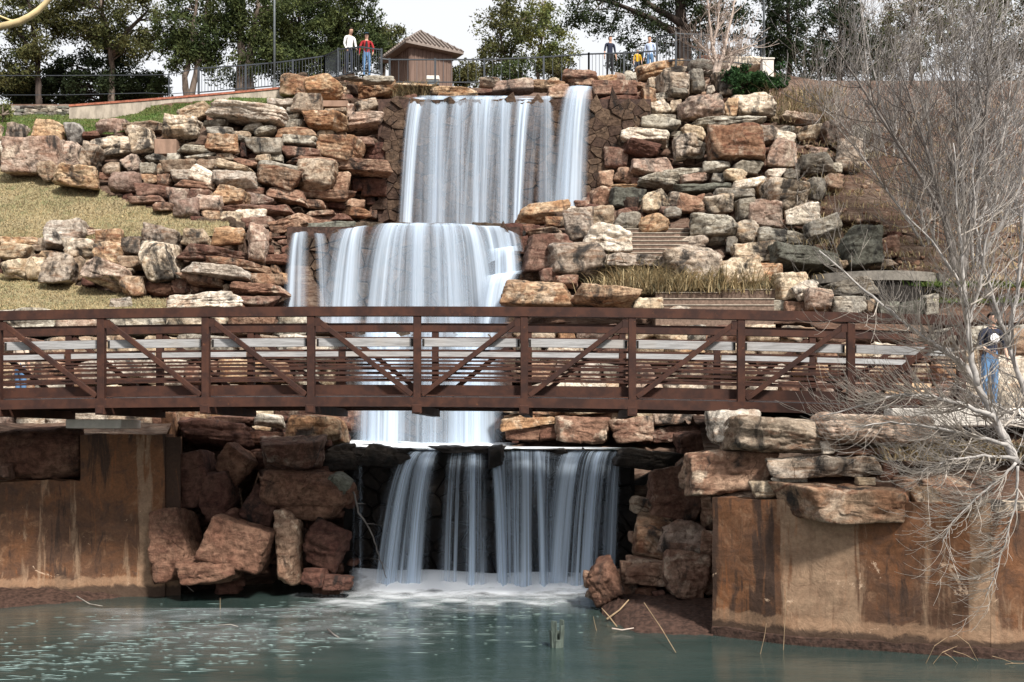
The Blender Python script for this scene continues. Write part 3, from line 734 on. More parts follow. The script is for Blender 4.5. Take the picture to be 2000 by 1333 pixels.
def add_rock(px0, py0, px1, py1, d, col, name, parent=None, shape=None, rot=0.0, grow=1.10, tk=None, lod=None, push=0.0):
    _seed[0] += 1; sd = _seed[0]; rr = random.Random(sd)
    w = (px1 - px0) * grow; h = (py1 - py0) * grow; cx = (px0 + px1) / 2; cy = (py0 + py1) / 2
    W_ = w * d / F; H_ = h * d / F
    T_ = tk if tk else max(0.35 * W_, min(0.95 * (W_ * H_) ** 0.5, 1.5 * H_ + 0.25))
    if lod is None: lod = 4 if w * h > 60 * 45 else 3
    d -= push * T_
    v = rock_verts(W_, H_, T_, sd, lod, math.radians(rot), shape)
    COVER[max(0, int((px0 + 706) / 4)):max(0, int((px1 + 694) / 4)), max(0, int((py0 + 5) / 4)):int((py1 + 4) / 4)] = 1.0
    me = mesh_np(name, v, ICO[lod][1], True)
    c = P(cx, cy, d)
    o = link(name, me, ROCK[col])
    o.location = c
    if parent is not None: o.parent = parent; o.matrix_parent_inverse = Matrix.Translation(parent.location).inverted()
    return o, T_
def rocks(text, org, sc, name="stone", parent=None, dfun=None, group=None, nudge=0.0):
    """each line: x0 y0 x1 y1 colour [shape] [rot=..] [d=..] [| label]  in pixels of one enlarged view of the photo"""
    out = []
    for line in text.strip().splitlines():
        body, _, lab = line.partition("|"); tk = body.split()
        if not tk: continue
        x0, y0, x1, y1 = [float(t) for t in tk[:4]]; col = tk[4]; shape = None; rot = 0; dd = 0
        for t in tk[5:]:
            if t.startswith("rot="): rot = float(t[4:])
            elif t.startswith("d="): dd = float(t[2:])
            else: shape = t
        a, b, c, e = org[0] + x0 * sc, org[1] + y0 * sc, org[0] + x1 * sc, org[1] + y1 * sc
        if rot == 0 and shape != 'c': rot = R.uniform(-6, 6)
        d = (dfun or D)((a + c) / 2, (b + e) / 2) + dd + nudge
        pu = 0.30 if dfun is None else 0.0
        if lab.strip():
            o, T_ = add_rock(a, b, c, e, d, col, "boulder", None, shape, rot, push=pu); tag(o, lab.strip(), "boulder", group)
        else:
            o, T_ = add_rock(a, b, c, e, d, col, name, parent, shape, rot, push=pu)
        out.append((a, b, c, e, d, T_, col))
    return out
def rubble(lst, parent, n, seed, cols='otrg', back=0.75, smin=14, smax=34):  # dark stone colours passed in paint shade into the gaps
    """small chinking stones wedged behind and between the larger ones"""
    rr = random.Random(seed); vs = {}; 
    for k in range(n):
        a, b, c, e, d, T_, col = rr.choice(lst)
        x = rr.uniform(a - 8, c + 8); y = rr.uniform(b - 4, e + 10); w = rr.uniform(smin, smax); h = w * rr.uniform(0.45, 0.9)
        dd = D(x, y) + back * rr.uniform(0.2, 1.0) if d > 23 else d + back + 0.35 * rr.random()
        v = rock_verts(w * dd / F, h * dd / F, w * dd / F, seed * 1000 + k, 2) + np.array(P(x, y, dd))
        vs.setdefault(rr.choice(cols), []).append(v)
    for col, L in vs.items():
        V = np.concatenate(L); nf = ICO[2][1]; Fq = np.concatenate([nf + i * len(ICO[2][0]) for i in range(len(L))])
        o = link("chinking_stones", mesh_np("chinking_stones", V, Fq, True), ROCK[col], parent)
        o.matrix_parent_inverse = Matrix.Translation(parent.location).inverted(); o["kind"] = "stuff"
def rockwall(name, label, loc, cat="stone wall"):
    e = empty(name, loc); tag(e, label, cat); return e

# ---- row of boulders along the upper lawn (left)
S4 = 400 / 1997.0
A = (0, 200)
la = rocks("""
0 225 35 390 t | narrow tan boulder cut by the left edge of the photo above the dry lawn
80 230 285 395 k | dark craggy boulder beside the white-topped one in the upper left row
320 190 635 385 o b | orange-brown boulder with a sunlit cream top in the upper left row
650 205 820 425 s r | smooth grey egg-shaped stone standing on end in the left row
820 295 985 360 d s | low dark stone tucked beside the grey upright stone
965 185 1260 355 p b | pale pink squarish boulder in front of the green lawn
1235 170 1585 335 t | knobbly tan double-humped boulder in front of the green lawn
1280 260 1515 515 k b rot=-12 d=-0.3 | black and cream blotched boulder leaning under the knobbly tan one
0 390 165 560 w b rot=-20 | pale cream stone cut by the left edge beside the big square block
115 385 610 720 p c d=-0.2 | biggest square pink block on the left with scratched white marks
590 395 800 640 p b | flat-faced dusky pink slab standing right of the big square block
770 410 1020 690 k b rot=35 d=-0.25 | grey and cream boulder with slanting face behind the log-like stones
825 350 1310 565 k d=0.2 | wide boulder half black half cream below the pink square boulder
395 590 600 780 t d=-0.5 | knobbly tan stone at the left end of the log-like boulder on the lawn
540 630 985 865 o b rot=8 d=-0.6 | long orange log-like boulder lying at the edge of the dry lawn
1000 585 1180 715 t r d=-0.2 | small rounded tan stone right of the slanting grey boulder
980 690 1120 770 d
1190 520 1400 690 p rot=-30 | pink and grey twisted boulder above the dirt end of the upper dry lawn
1105 680 1370 885 p b d=-0.3 | upright pinkish boulder at the dirt corner of the upper dry lawn
""".replace("980 690 1120 770 d", "980 690 1120 770 d | small dark stone wedged under the rounded tan stone"), A, S4, group="boulders edging the upper left lawn")

# ---- tall dry-laid wall left of the top fall
w1 = rockwall("stone_wall", "tall dry-laid wall of tan and brown stones left of the top waterfall", P(560, 430, 31.5))
lb = rocks("""
1400 520 1630 600 g
1640 500 1765 585 g
1380 600 1515 705 g c
1525 610 1595 710 t
1390 700 1550 805 o b
1545 710 1680 820 r b
1340 810 1650 950 r
1280 910 1620 1000 r d=-0.3
1490 980 1690 1065 r d=-0.4
""", A, S4, "stone", w1)
B = (300, 150); SB = 0.25
lb += rocks("""
75 320 345 495 k b d=-0.2
210 220 460 370 t rot=-25
460 215 1030 375 w s rot=6 d=-0.15
1000 10 1270 180 o r
1185 20 1470 195 o r d=-0.3
1515 25 1900 190 o r d=-0.2
1465 50 1510 80 t
1455 80 1510 110 t
1440 110 1505 140 o
1430 140 1515 190 r
895 180 1115 250 w r d=-0.3
1125 125 1190 170 t
1085 155 1310 295 t b d=-0.2
1040 245 1150 290 g
1315 250 1515 300 t
1515 225 1580 330 p c
1580 190 1760 325 k rot=-28
1760 205 1830 290 o
405 345 570 405 g
430 395 620 470 g r
630 425 755 480 t
690 375 855 440 g r
780 400 960 475 g rot=-14
575 460 735 525 g rot=10
430 465 680 610 o d=-0.2
740 475 920 525 t
740 500 1005 620 g c
685 525 735 635 d c
1035 300 1160 360 g
1020 345 1180 415 g
1175 290 1505 425 o b d=-0.15
1500 310 1820 460 p b rot=-6 d=-0.15
1285 425 1430 490 t
1400 425 1495 475 o
950 410 1280 500 o
1000 470 1285 555 g rot=8 d=-0.15
1010 550 1315 655 r b
1300 485 1630 675 o b rot=14 d=-0.25
1430 470 1725 555 r
1745 440 1900 530 r d=-0.2
1630 535 1900 705 d b
1030 635 1430 720 r rot=8
1340 660 1860 780 r s rot=5 d=-0.2
1120 655 1420 900 t r d=-0.3
800 610 920 680 t
905 615 1010 675 g
815 655 1130 775 g r rot=10 d=-0.2
815 725 1175 910 o b rot=12 d=-0.25
500 745 810 870 w b d=-0.2
505 660 760 755 t s rot=14 d=-0.25
640 635 810 710 r rot=15
505 610 640 660 t
255 610 500 660 g
200 545 430 605 g
75 660 350 765 t
340 645 500 755 t
130 720 330 830 w d=-0.1
285 705 500 850 w rot=20 d=-0.3
185 805 480 890 r rot=5 d=-0.2
125 885 290 1010 p
275 885 445 990 r
165 960 360 1120 p r d=-0.3
335 920 525 1055 p d=-0.3
385 1050 525 1135 o b
460 865 735 1015 o b
730 865 870 930 r b
735 920 945 1020 p
910 880 1190 1010 r b rot=16 d=-0.2
1100 900 1575 975 r s rot=4
1395 765 1545 915 r b
1545 805 1635 900 d
1630 810 1820 945 d c
1500 955 1650 1030 r
1650 940 1745 1010 d
1185 965 1340 1035 r
1365 975 1500 1040 d
530 1010 1075 1105 r s d=-0.1
1200 1045 1420 1100 r
1435 1035 1690 1110 o s
1250 1085 1550 1145 r s
1235 1120 1390 1170 r
525 1060 690 1190 t r d=-0.4
650 1040 890 1180 w r d=-0.3
690 1100 950 1210 r d=-0.1
920 1085 1240 1240 r b rot=-8 d=-0.5
1690 1020 1750 1110 r
1745 1000 1880 1080 d
1750 720 1860 800 d
1560 700 1680 760 r
""", B, SB, "stone", w1)
lb += rocks("""
1460 0 1650 30 g s
1640 0 1875 60 g s d=-0.2
""", B, SB, "stone", w1, lambda x, y: 37.6)
rubble(lb, w1, 260, 11, 'rdnm')
# flat concrete pieces set between the stones
for (x0, y0, x1, y1) in ((307, 277, 350, 306), (612, 202, 682, 214)):
    d = D((x0 + x1) / 2, (y0 + y1) / 2) + 0.1
    mb = MB(); mb.box((0, 0, 0), ((x1 - x0) * d / F, 0.6, (y1 - y0) * d / F))
    o = mb.build("concrete_infill", M['pinkconc'], w1, P((x0 + x1) / 2, (y0 + y1) / 2, d), False, 0.015); o.matrix_parent_inverse = Matrix.Translation(w1.location).inverted()

# ---- boulder pile between the two dry lawns, running to the middle fall
w2 = rockwall("boulder_wall", "rough boulder wall between the two dry lawns left of the middle waterfall", P(200, 545, 30))
C = (0, 420)
lc = rocks("""
440 60 815 335 w r d=-0.1
0 230 415 310 o s
395 235 515 350 t
330 290 470 380 t
20 275 320 445 t d=-0.3
300 385 435 450 t d=-0.2
40 440 290 625 t b d=-0.4
270 425 460 640 t r d=-0.35
400 350 580 500 o
455 360 760 670 k b d=-0.5
735 400 830 640 t
640 255 940 420 k d=-0.2
800 235 960 350 p
845 135 1000 210 p
940 140 1220 370 o
945 270 1215 520 o r d=-0.3
1195 220 1440 415 k d=-0.1
1165 400 1375 535 t d=-0.3
1170 520 1300 580 t d=-0.3
800 410 890 480 t
815 445 1240 765 p b rot=14 d=-0.5
1195 595 1425 795 o b d=-0.5
1420 110 1760 380 k b rot=20
1405 250 1745 660 k b rot=-8 d=-0.5
0 440 40 580 d
1430 655 1700 790 d
1700 640 1860 770 r
""", C, S4, "stone", w2)
Dd = (350, 400); SD = 0.15
lc += rocks("""
40 330 410 545 t b d=-0.2
450 315 840 545 o b d=-0.2
885 280 1150 750 p b d=-0.5
0 550 870 740 r s rot=4 d=-0.1
380 705 1150 890 o s rot=7 d=-0.3
80 785 890 980 w s rot=7 d=-0.4
0 905 550 1070 r d=-0.2
0 1050 150 1150 r
165 1070 265 1140 r
570 1040 670 1145 r
905 900 1340 1060 o s d=-0.2
1185 785 1340 910 o b
690 1035 1420 1200 r s rot=3 d=-0.3
-60 1145 805 1360 w s d=-0.6
780 1190 1320 1340 r s d=-0.2
1215 410 1480 450 r
1300 450 1480 530 r
1150 365 1215 480 r
1150 540 1240 640 d
1060 660 1420 790 d s
1320 900 1420 1040 o
1340 540 1440 660 d
""", Dd, SD, "stone", w2)
lc += rocks("1060 810 1290 915 w r d=-0.4 | pale pinkish stone sitting alone in the lower dry lawn", C, S4)
rubble(lc, w2, 150, 12, 'rdnm')

# ---- wall right of the top fall
w3 = rockwall("stone_wall", "high tumbled wall of grey and tan stones right of the top waterfall", P(1350, 430, 31.5))
E = (1130, 110)
le = rocks("""
570 55 1010 235 o r d=-0.2
520 150 700 260 r
830 110 1055 215 k d=-0.4
1065 55 1330 210 g
1385 35 1790 150 w s
1075 155 1225 390 g b d=-0.2
1220 230 1290 350 p
1245 290 1320 385 w d=-0.4
1310 170 1560 410 k d=-0.4
1470 180 1570 260 p d=-0.2
770 190 1080 390 k b d=-0.3
865 320 1055 400 g d=-0.6
670 225 800 330 t
530 265 660 330 r
480 240 580 300 g
530 345 625 470 r
615 325 755 485 o d=-0.2
700 360 860 440 g
510 490 665 605 r b
755 395 850 450 g
650 425 890 610 k rot=-30
880 430 1005 565 t b
995 395 1395 645 p r d=-0.4
1385 435 1555 605 o b d=-0.1
1510 375 1890 600 k r d=-0.5
1820 570 1930 630 t
1770 370 1890 470 p
1120 600 1810 705 g s rot=-3 d=-0.1
610 595 965 740 g rot=10 d=-0.2
780 575 940 660 g
1010 680 1245 840 t rot=20
885 740 1060 800 g
420 700 880 880 w b rot=8 d=-0.2
415 815 790 985 d r rot=10 d=-0.3
425 665 570 725 r
345 685 430 750 g
330 750 440 840 r
320 850 430 920 r
935 785 1200 1020 k b d=-0.3
1100 830 1240 1010 g
1265 715 1785 1050 o b d=-0.5
245 910 470 1100 r c d=-0.2
515 990 910 1185 p d=-0.2
820 1100 1225 1180 g s
1210 1035 1460 1150 g s
1515 1045 1780 1170 g b
1420 1105 1625 1240 t d=-0.2
1295 1155 1430 1240 g
1000 1150 1280 1250 p s rot=-6
600 1160 1000 1310 g s rot=8 d=-0.2
515 1195 640 1290 r
335 1095 535 1255 r r d=-0.1
165 1125 335 1290 r
940 1245 1480 1345 e s
1510 1190 1835 1315 w s rot=-10 d=-0.3
270 1270 680 1345 o
""", E, S4, "stone", w3)
Ff = (1380, 170)
le += rocks("""
565 250 685 330 t
715 270 1070 395 p rot=8
700 390 860 460 g
880 385 1100 530 t d=-0.3
1095 335 1385 590 p b
1380 390 1580 570 g
470 390 720 560 k
660 440 860 560 w d=-0.3
415 430 520 540 r
560 520 850 800 p b d=-0.4
1000 595 1180 680 p b
905 680 1235 865 g d=-0.3
1235 525 1510 820 k r d=-0.5
1165 745 1310 840 g d=-0.4
1490 600 1580 750 g
580 805 760 910 w s
740 815 900 910 g
1115 865 1310 1030 r
500 910 800 1110 o rot=-20 d=-0.3
560 905 1000 1225 k r d=-0.4
985 905 1165 1120 g
75 1005 455 1110 g s d=-0.2
""", Ff, S4, "stone", w3)
rubble(le, w3, 260, 13, 'rdnm')

# ---- lip stones along the crest
T7 = 700 / 1998.0; TZ = (650, 0)
w4 = rockwall("crest_stones", "flat brown stones capping the crest above the top waterfall", P(950, 175, 36.5), "stone edging")
lt = rocks("""
340 545 470 620 d b
555 495 830 545 o s
590 522 800 556 o s d=-0.5
800 500 890 545 r
820 435 930 495 t
885 445 1110 525 p s rot=-8
1100 460 1300 515 o s
1285 400 1480 460 r
1315 445 1480 490 r
1195 480 1320 570 r b d=-0.5
340 470 560 500 o s
1450 470 1690 548 r c d=-0.4
1470 430 1580 480 o
1570 410 1630 480 p
1620 405 1690 470 g
1200 440 1260 470 t
""", TZ, T7, "stone", w4, lambda x, y: 36.4)

# ---- right side, below: boulders around the steps
w5 = rockwall("boulder_wall", "terraced boulder wall around the concrete steps right of the middle waterfall", P(1350, 600, 28))
G = (980, 370)
lg = rocks("""
155 130 640 355 o b rot=-6 d=-0.4
540 145 715 290 w
65 275 160 390 d
150 340 330 415 d
430 280 640 390 o
700 100 885 190 r
870 0 1065 225 r b d=-0.2
820 30 930 110 d
1060 0 1390 210 e b d=-0.3
1370 10 1630 235 t r d=-0.3
1600 40 1800 200 k
1700 60 1950 240 r d=-0.2
1580 180 1740 290 g
600 170 900 520 k r d=-0.3
830 190 1080 395 t
1080 240 1335 400 g r
1335 260 1620 430 o r
245 390 600 475 o s rot=-6
140 405 250 500 b
200 455 710 815 r b d=-0.2
460 515 980 880 k r d=-0.5
940 640 1595 810 k s d=-0.4
370 765 600 930 r d=-0.3
510 840 740 970 r d=-0.4
170 815 390 910 o s d=-0.2
650 1040 720 1110 p
1740 455 2000 590 k
""", G, S4, "stone", w5)
H = (1350, 370)
lg += rocks("""
0 50 120 220 r
120 55 400 240 k d=-0.2
0 240 470 470 g d=-0.4
440 100 610 310 g
560 130 875 380 p d=-0.3
920 155 1240 360 w d=-0.3
800 310 930 400 r
425 315 660 530 k r d=-0.3
655 380 930 540 g b rot=8 d=-0.3
800 420 1100 545 g
1095 265 1440 530 g rot=-15 d=-0.2
150 455 330 540 g
330 470 445 630 g
405 525 820 730 t d=-0.2
795 545 1430 810 e b d=-0.2
590 730 860 1000 o
805 815 1125 1100 t d=-0.4
1240 940 1340 980 g
1330 865 1830 1050 g d=-0.3
1380 1040 1700 1230 g d=-0.5
1350 700 1510 790 t d=-0.4
1690 685 2000 790 t
785 1090 910 1215 g c
910 1100 1140 1215 r c
1135 1175 1350 1230 o
1700 1080 1800 1220 t
1800 1100 2000 1250 e
1220 880 1340 950 d
1830 470 2000 680 r
2000 1090 2250 1250 e
2260 1020 2400 1240 g
""", H, S4, "stone", w5)
lg += rocks("""
795 365 1240 625 w b rot=12 d=-0.8 | cream-white block lying on the steps beside the middle waterfall
15 890 680 1160 o b d=-0.9 | large bright orange boulder just above the bridge rail beside the middle waterfall
690 925 1330 1175 o b d=-0.9 | broad orange boulder with upright bands just above the bridge rail
1275 1065 1555 1185 t d=-1.0 | small cream-orange boulder at the foot of the lower steps
1620 1135 1830 1190 w s d=-1.0 | flat white stone on the bottom concrete steps
1585 565 2090 930 k r d=-0.7 | huge white and black boulder rising out of the dry grass
""", G, S4)
lg += rocks("""
285 655 690 950 t r d=-0.8 | tan rounded boulder with reddish cracks right of the huge white and black one
960 885 1240 1090 w rot=-30 d=-0.7 | white wedge-shaped boulder below the curved concrete ledge
1125 970 1355 1170 p b d=-0.8 | pink and white blocky boulder just above the right part of the bridge rail
""", H, S4)
rubble(lg, w5, 240, 14, 'rdnm')
o, _ = add_rock(1640, 438, 1722, 530, D(1680, 500) - 0.6, 'e', "standing_stone", None, 'b', 0, 1.0, 1.1, 4)
tag(o, "dark grey-green pillar-like stone standing on the dirt slope at right", "boulder")

# ---- stones seen through and under the bridge
w6 = rockwall("stone_wall", "low wall of pale stones behind the left half of the footbridge", P(300, 780, 24.6))
w7 = rockwall("stone_wall", "low wall of pale stones behind the right half of the footbridge", P(1450, 780, 24.8))
rr = random.Random(77); lw6 = []; lw7 = []
for (wall, lst, xa, xb, ya, yb) in ((w6, lw6, -60, 655, 606, 800), (w7, lw7, 1015, 1905, 636, 806)):
    y = ya
    while y < yb:
        h = rr.uniform(34, 60); x = xa + rr.uniform(-30, 0)
        while x < xb:
            w = h * rr.uniform(0.9, 2.4); cx, cy = x + w / 2, y + h / 2
            if not (wall is w6 and cx > 585 and cy < 640) and not (wall is w7 and cy < 600 + (cx - 1000) * 0.06 + 20):
                d = D(cx, cy) - 0.15 + rr.uniform(-.15, .15)
                o, T_ = add_rock(x, y, x + w, y + h, d, rr.choice('wtogpktr'), "stone", wall, None, rr.uniform(-8, 8), 1.06, None, 3)
                lst.append((x, y, x + w, y + h, d, T_, 't'))
            x += w * 0.97
        y += h * 0.93
rubble(lw6, w6, 60, 15, 'rdn'); rubble(lw7, w7, 60, 16, 'rdn')

# ---- boulder pile left of the bottom fall
I = (300, 790); SI = 400 / 1441.0
dI = lambda x, y: 20.9 + (1150 - y) / 330.0 * 1.7
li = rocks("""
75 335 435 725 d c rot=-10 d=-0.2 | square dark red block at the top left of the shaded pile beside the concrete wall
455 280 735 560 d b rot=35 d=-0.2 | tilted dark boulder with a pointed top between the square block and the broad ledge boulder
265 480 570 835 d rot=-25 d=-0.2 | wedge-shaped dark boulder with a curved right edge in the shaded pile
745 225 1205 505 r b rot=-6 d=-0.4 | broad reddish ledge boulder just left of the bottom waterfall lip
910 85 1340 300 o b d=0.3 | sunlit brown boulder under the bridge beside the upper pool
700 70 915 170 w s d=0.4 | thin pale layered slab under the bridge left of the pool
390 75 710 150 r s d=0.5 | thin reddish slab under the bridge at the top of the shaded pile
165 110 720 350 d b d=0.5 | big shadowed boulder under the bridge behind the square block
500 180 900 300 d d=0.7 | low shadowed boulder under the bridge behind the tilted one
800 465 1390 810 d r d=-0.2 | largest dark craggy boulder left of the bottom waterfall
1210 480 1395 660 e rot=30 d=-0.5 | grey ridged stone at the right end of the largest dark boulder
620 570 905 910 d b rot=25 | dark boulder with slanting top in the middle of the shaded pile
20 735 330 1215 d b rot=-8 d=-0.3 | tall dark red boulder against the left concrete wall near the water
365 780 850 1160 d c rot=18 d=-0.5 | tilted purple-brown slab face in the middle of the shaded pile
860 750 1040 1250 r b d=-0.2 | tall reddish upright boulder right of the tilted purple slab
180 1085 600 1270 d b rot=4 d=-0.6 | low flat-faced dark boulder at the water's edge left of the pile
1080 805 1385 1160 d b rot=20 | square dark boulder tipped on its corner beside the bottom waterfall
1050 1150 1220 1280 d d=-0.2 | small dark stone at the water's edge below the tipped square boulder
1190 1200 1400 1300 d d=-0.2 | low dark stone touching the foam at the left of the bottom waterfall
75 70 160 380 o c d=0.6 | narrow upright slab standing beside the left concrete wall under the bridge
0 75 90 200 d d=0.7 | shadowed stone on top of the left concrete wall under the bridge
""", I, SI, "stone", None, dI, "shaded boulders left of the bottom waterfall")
pile = rockwall("rubble_pile", "dark rubble filling the gaps of the shaded pile left of the bottom waterfall", P(480, 1150, 21.8), "rubble")
rubble(li, pile, 90, 17, 'dd', 0.5, 24, 50)
lj0 = rocks("""
10 90 400 340 d r d=0.3 | big shadowed boulder sitting on the ledge of the left concrete wall
0 265 60 340 r d=-0.3 | small reddish stone on the ledge of the left wall at the photo's edge
""", (0, 800), 0.4, "stone", None, lambda x, y: 20.9)

# ---- boulder pile right of the bottom fall; layered and rounded ones painted lighter, as if lit
J = (960, 780); SJ = 0.33
dJ = lambda x, y: 19.6 + (1180 - y) / 300.0 * 1.5
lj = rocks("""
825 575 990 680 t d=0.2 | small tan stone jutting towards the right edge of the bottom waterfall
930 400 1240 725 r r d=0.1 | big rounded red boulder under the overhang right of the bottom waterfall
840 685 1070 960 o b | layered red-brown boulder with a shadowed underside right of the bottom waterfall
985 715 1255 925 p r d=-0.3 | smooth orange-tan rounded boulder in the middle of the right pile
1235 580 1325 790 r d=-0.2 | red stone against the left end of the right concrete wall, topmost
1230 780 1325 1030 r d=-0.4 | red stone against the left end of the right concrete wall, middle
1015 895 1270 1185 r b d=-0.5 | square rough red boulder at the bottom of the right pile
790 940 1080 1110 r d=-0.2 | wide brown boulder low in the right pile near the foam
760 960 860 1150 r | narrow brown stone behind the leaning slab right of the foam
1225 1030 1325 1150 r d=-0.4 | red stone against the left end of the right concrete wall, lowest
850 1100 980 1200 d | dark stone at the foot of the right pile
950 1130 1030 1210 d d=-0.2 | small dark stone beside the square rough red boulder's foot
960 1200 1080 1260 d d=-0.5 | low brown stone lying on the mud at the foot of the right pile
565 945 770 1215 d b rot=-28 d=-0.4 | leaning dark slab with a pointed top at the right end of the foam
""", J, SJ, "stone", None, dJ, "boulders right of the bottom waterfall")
rubble(lj, pile, 50, 18, 'rd', 0.45, 22, 46)
w8 = rockwall("stone_wall", "row of red stones behind the upper pool under the bridge", P(1200, 865, 25.2))
lj2 = rocks("""
65 90 390 190 o b
90 170 290 250 d b
280 140 400 250 d b
380 105 695 260 r b d=-0.2
550 90 710 140 r
695 100 945 255 r b d=-0.2
930 100 1240 165 g s
925 150 1290 255 r b
1250 100 1420 250 r b
60 30 420 100 o s
430 30 800 100 t s
""", J, SJ, "stone", w8, lambda x, y: 25.2)
rubble(lj2, w8, 20, 19, 'rd', 0.3)
ledge = rocks("""
725 290 1110 420 b s | dark overhanging ledge stone at the right end of the bottom waterfall lip
1085 190 1310 340 d r | shadowed boulder under the bridge above the dark ledge stone
""", J, SJ, "stone", None, lambda x, y: 22.3)
dK = lambda x, y: float(np.interp(x, [l[0] for l in RW], [l[1] for l in RW])) + 0.42
K = (1380, 780); SK = 0.25
lk = rocks("""
15 95 385 440 w b d=0.5 | white-topped boulder beside the bridge at the left end of the right wall
175 130 900 415 t b d=0.35 | long tan boulder with a pale crest on top of the right concrete wall
850 110 1690 380 p b d=0.75 | long pinkish boulder behind the bare twigs above the right wall
880 330 1000 430 w d=0.35 | small pale stone wedged under the long tan boulder
-160 390 490 745 r b rot=-4 d=0.35 | red and black boulder overhanging the left corner of the right wall
485 445 1310 610 k s d=0.25 | flat black-faced slab stacked above the overhanging log-shaped boulder
515 605 790 665 w s d=0.1 | thin whitish slab under the flat black-faced slab
340 640 600 775 t r d=-0.1 | small tan stone beside the left end of the log-shaped overhanging boulder
585 665 1600 950 o s rot=3 d=-0.35 | log-shaped orange-brown boulder overhanging the right concrete wall
1170 610 1300 670 t d=0.1 | small tan chip above the log-shaped overhanging boulder
1000 375 1400 440 r s d=0.6 | thin red stone layer under the long pinkish boulder
1310 470 1500 640 d d=0.6 | shadowed stone right of the flat black-faced slab
1600 690 1800 970 o b d=-0.1 | orange stone right of the log-shaped overhanging boulder behind twigs
1780 780 2600 970 k s d=0.1 | long dark slab capping the right end of the concrete wall behind twigs
1500 600 2000 720 r s d=0.4 | reddish stone layer behind the drooping twigs above the right wall
""", K, SK, "stone", None, dK, "boulders on top of the right concrete wall")
def stone_layer(lst): pass
o, _ = add_rock(1925, 690, 2010, 815, 19.6, 'w', "boulder", None, 'b', 0, 1.0, 0.8, 4)
tag(o, "tall pale stone beside the person at the right end of the bridge", "boulder")
o, _ = add_rock(1820, 636, 2060, 690, 22.0, 'g', "boulder", None, 's', 0, 1.0, 1.2, 4); tag(o, "flat grey slab stone behind the person at the right end of the bridge", "boulder")
o, _ = add_rock(1930, 640, 2060, 720, 20.8, 'o', "boulder", None, 'r', 0, 1.0, 1.0, 4); tag(o, "orange-brown boulder behind the person's shoulder at right", "boulder")

# ---- dark lip stones at the bottom fall and its back wall
lip = rockwall("ledge_stones", "wet black ledge stones along the lip of the bottom waterfall", P(900, 880, 22.6), "stone ledge")
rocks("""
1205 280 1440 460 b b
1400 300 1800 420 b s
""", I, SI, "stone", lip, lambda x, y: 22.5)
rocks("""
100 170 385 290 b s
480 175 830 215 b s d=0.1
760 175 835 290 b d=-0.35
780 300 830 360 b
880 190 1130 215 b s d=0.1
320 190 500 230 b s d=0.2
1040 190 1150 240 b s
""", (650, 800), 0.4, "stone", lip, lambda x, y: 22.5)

lip2 = rockwall("ledge_stones", "wet brown ledge stones along the lip of the fan-shaped middle waterfall", P(780, 450, 29.7), "stone ledge")
rocks("""
556 446 622 466 n s
604 435 694 457 e s
686 437 748 456 n s
738 438 800 452 n s
795 438 870 452 n s
865 438 935 452 n s
925 437 985 456 n s
975 440 1020 470 d
620 455 680 475 d
560 466 600 490 d
1000 465 1030 500 d
""", (0, 0), 1.0, "stone", lip2, lambda x, y: 30.05)
lip1 = rockwall("ledge_stones", "wet ledge stones along the lip of the top waterfall", P(950, 195, 35.7), "stone ledge")
rocks("""
770 194 815 212 n s
1080 198 1122 222 d s
1155 190 1250 212 d s
""", (0, 0), 1.0, "stone", lip1, lambda x, y: 35.95)

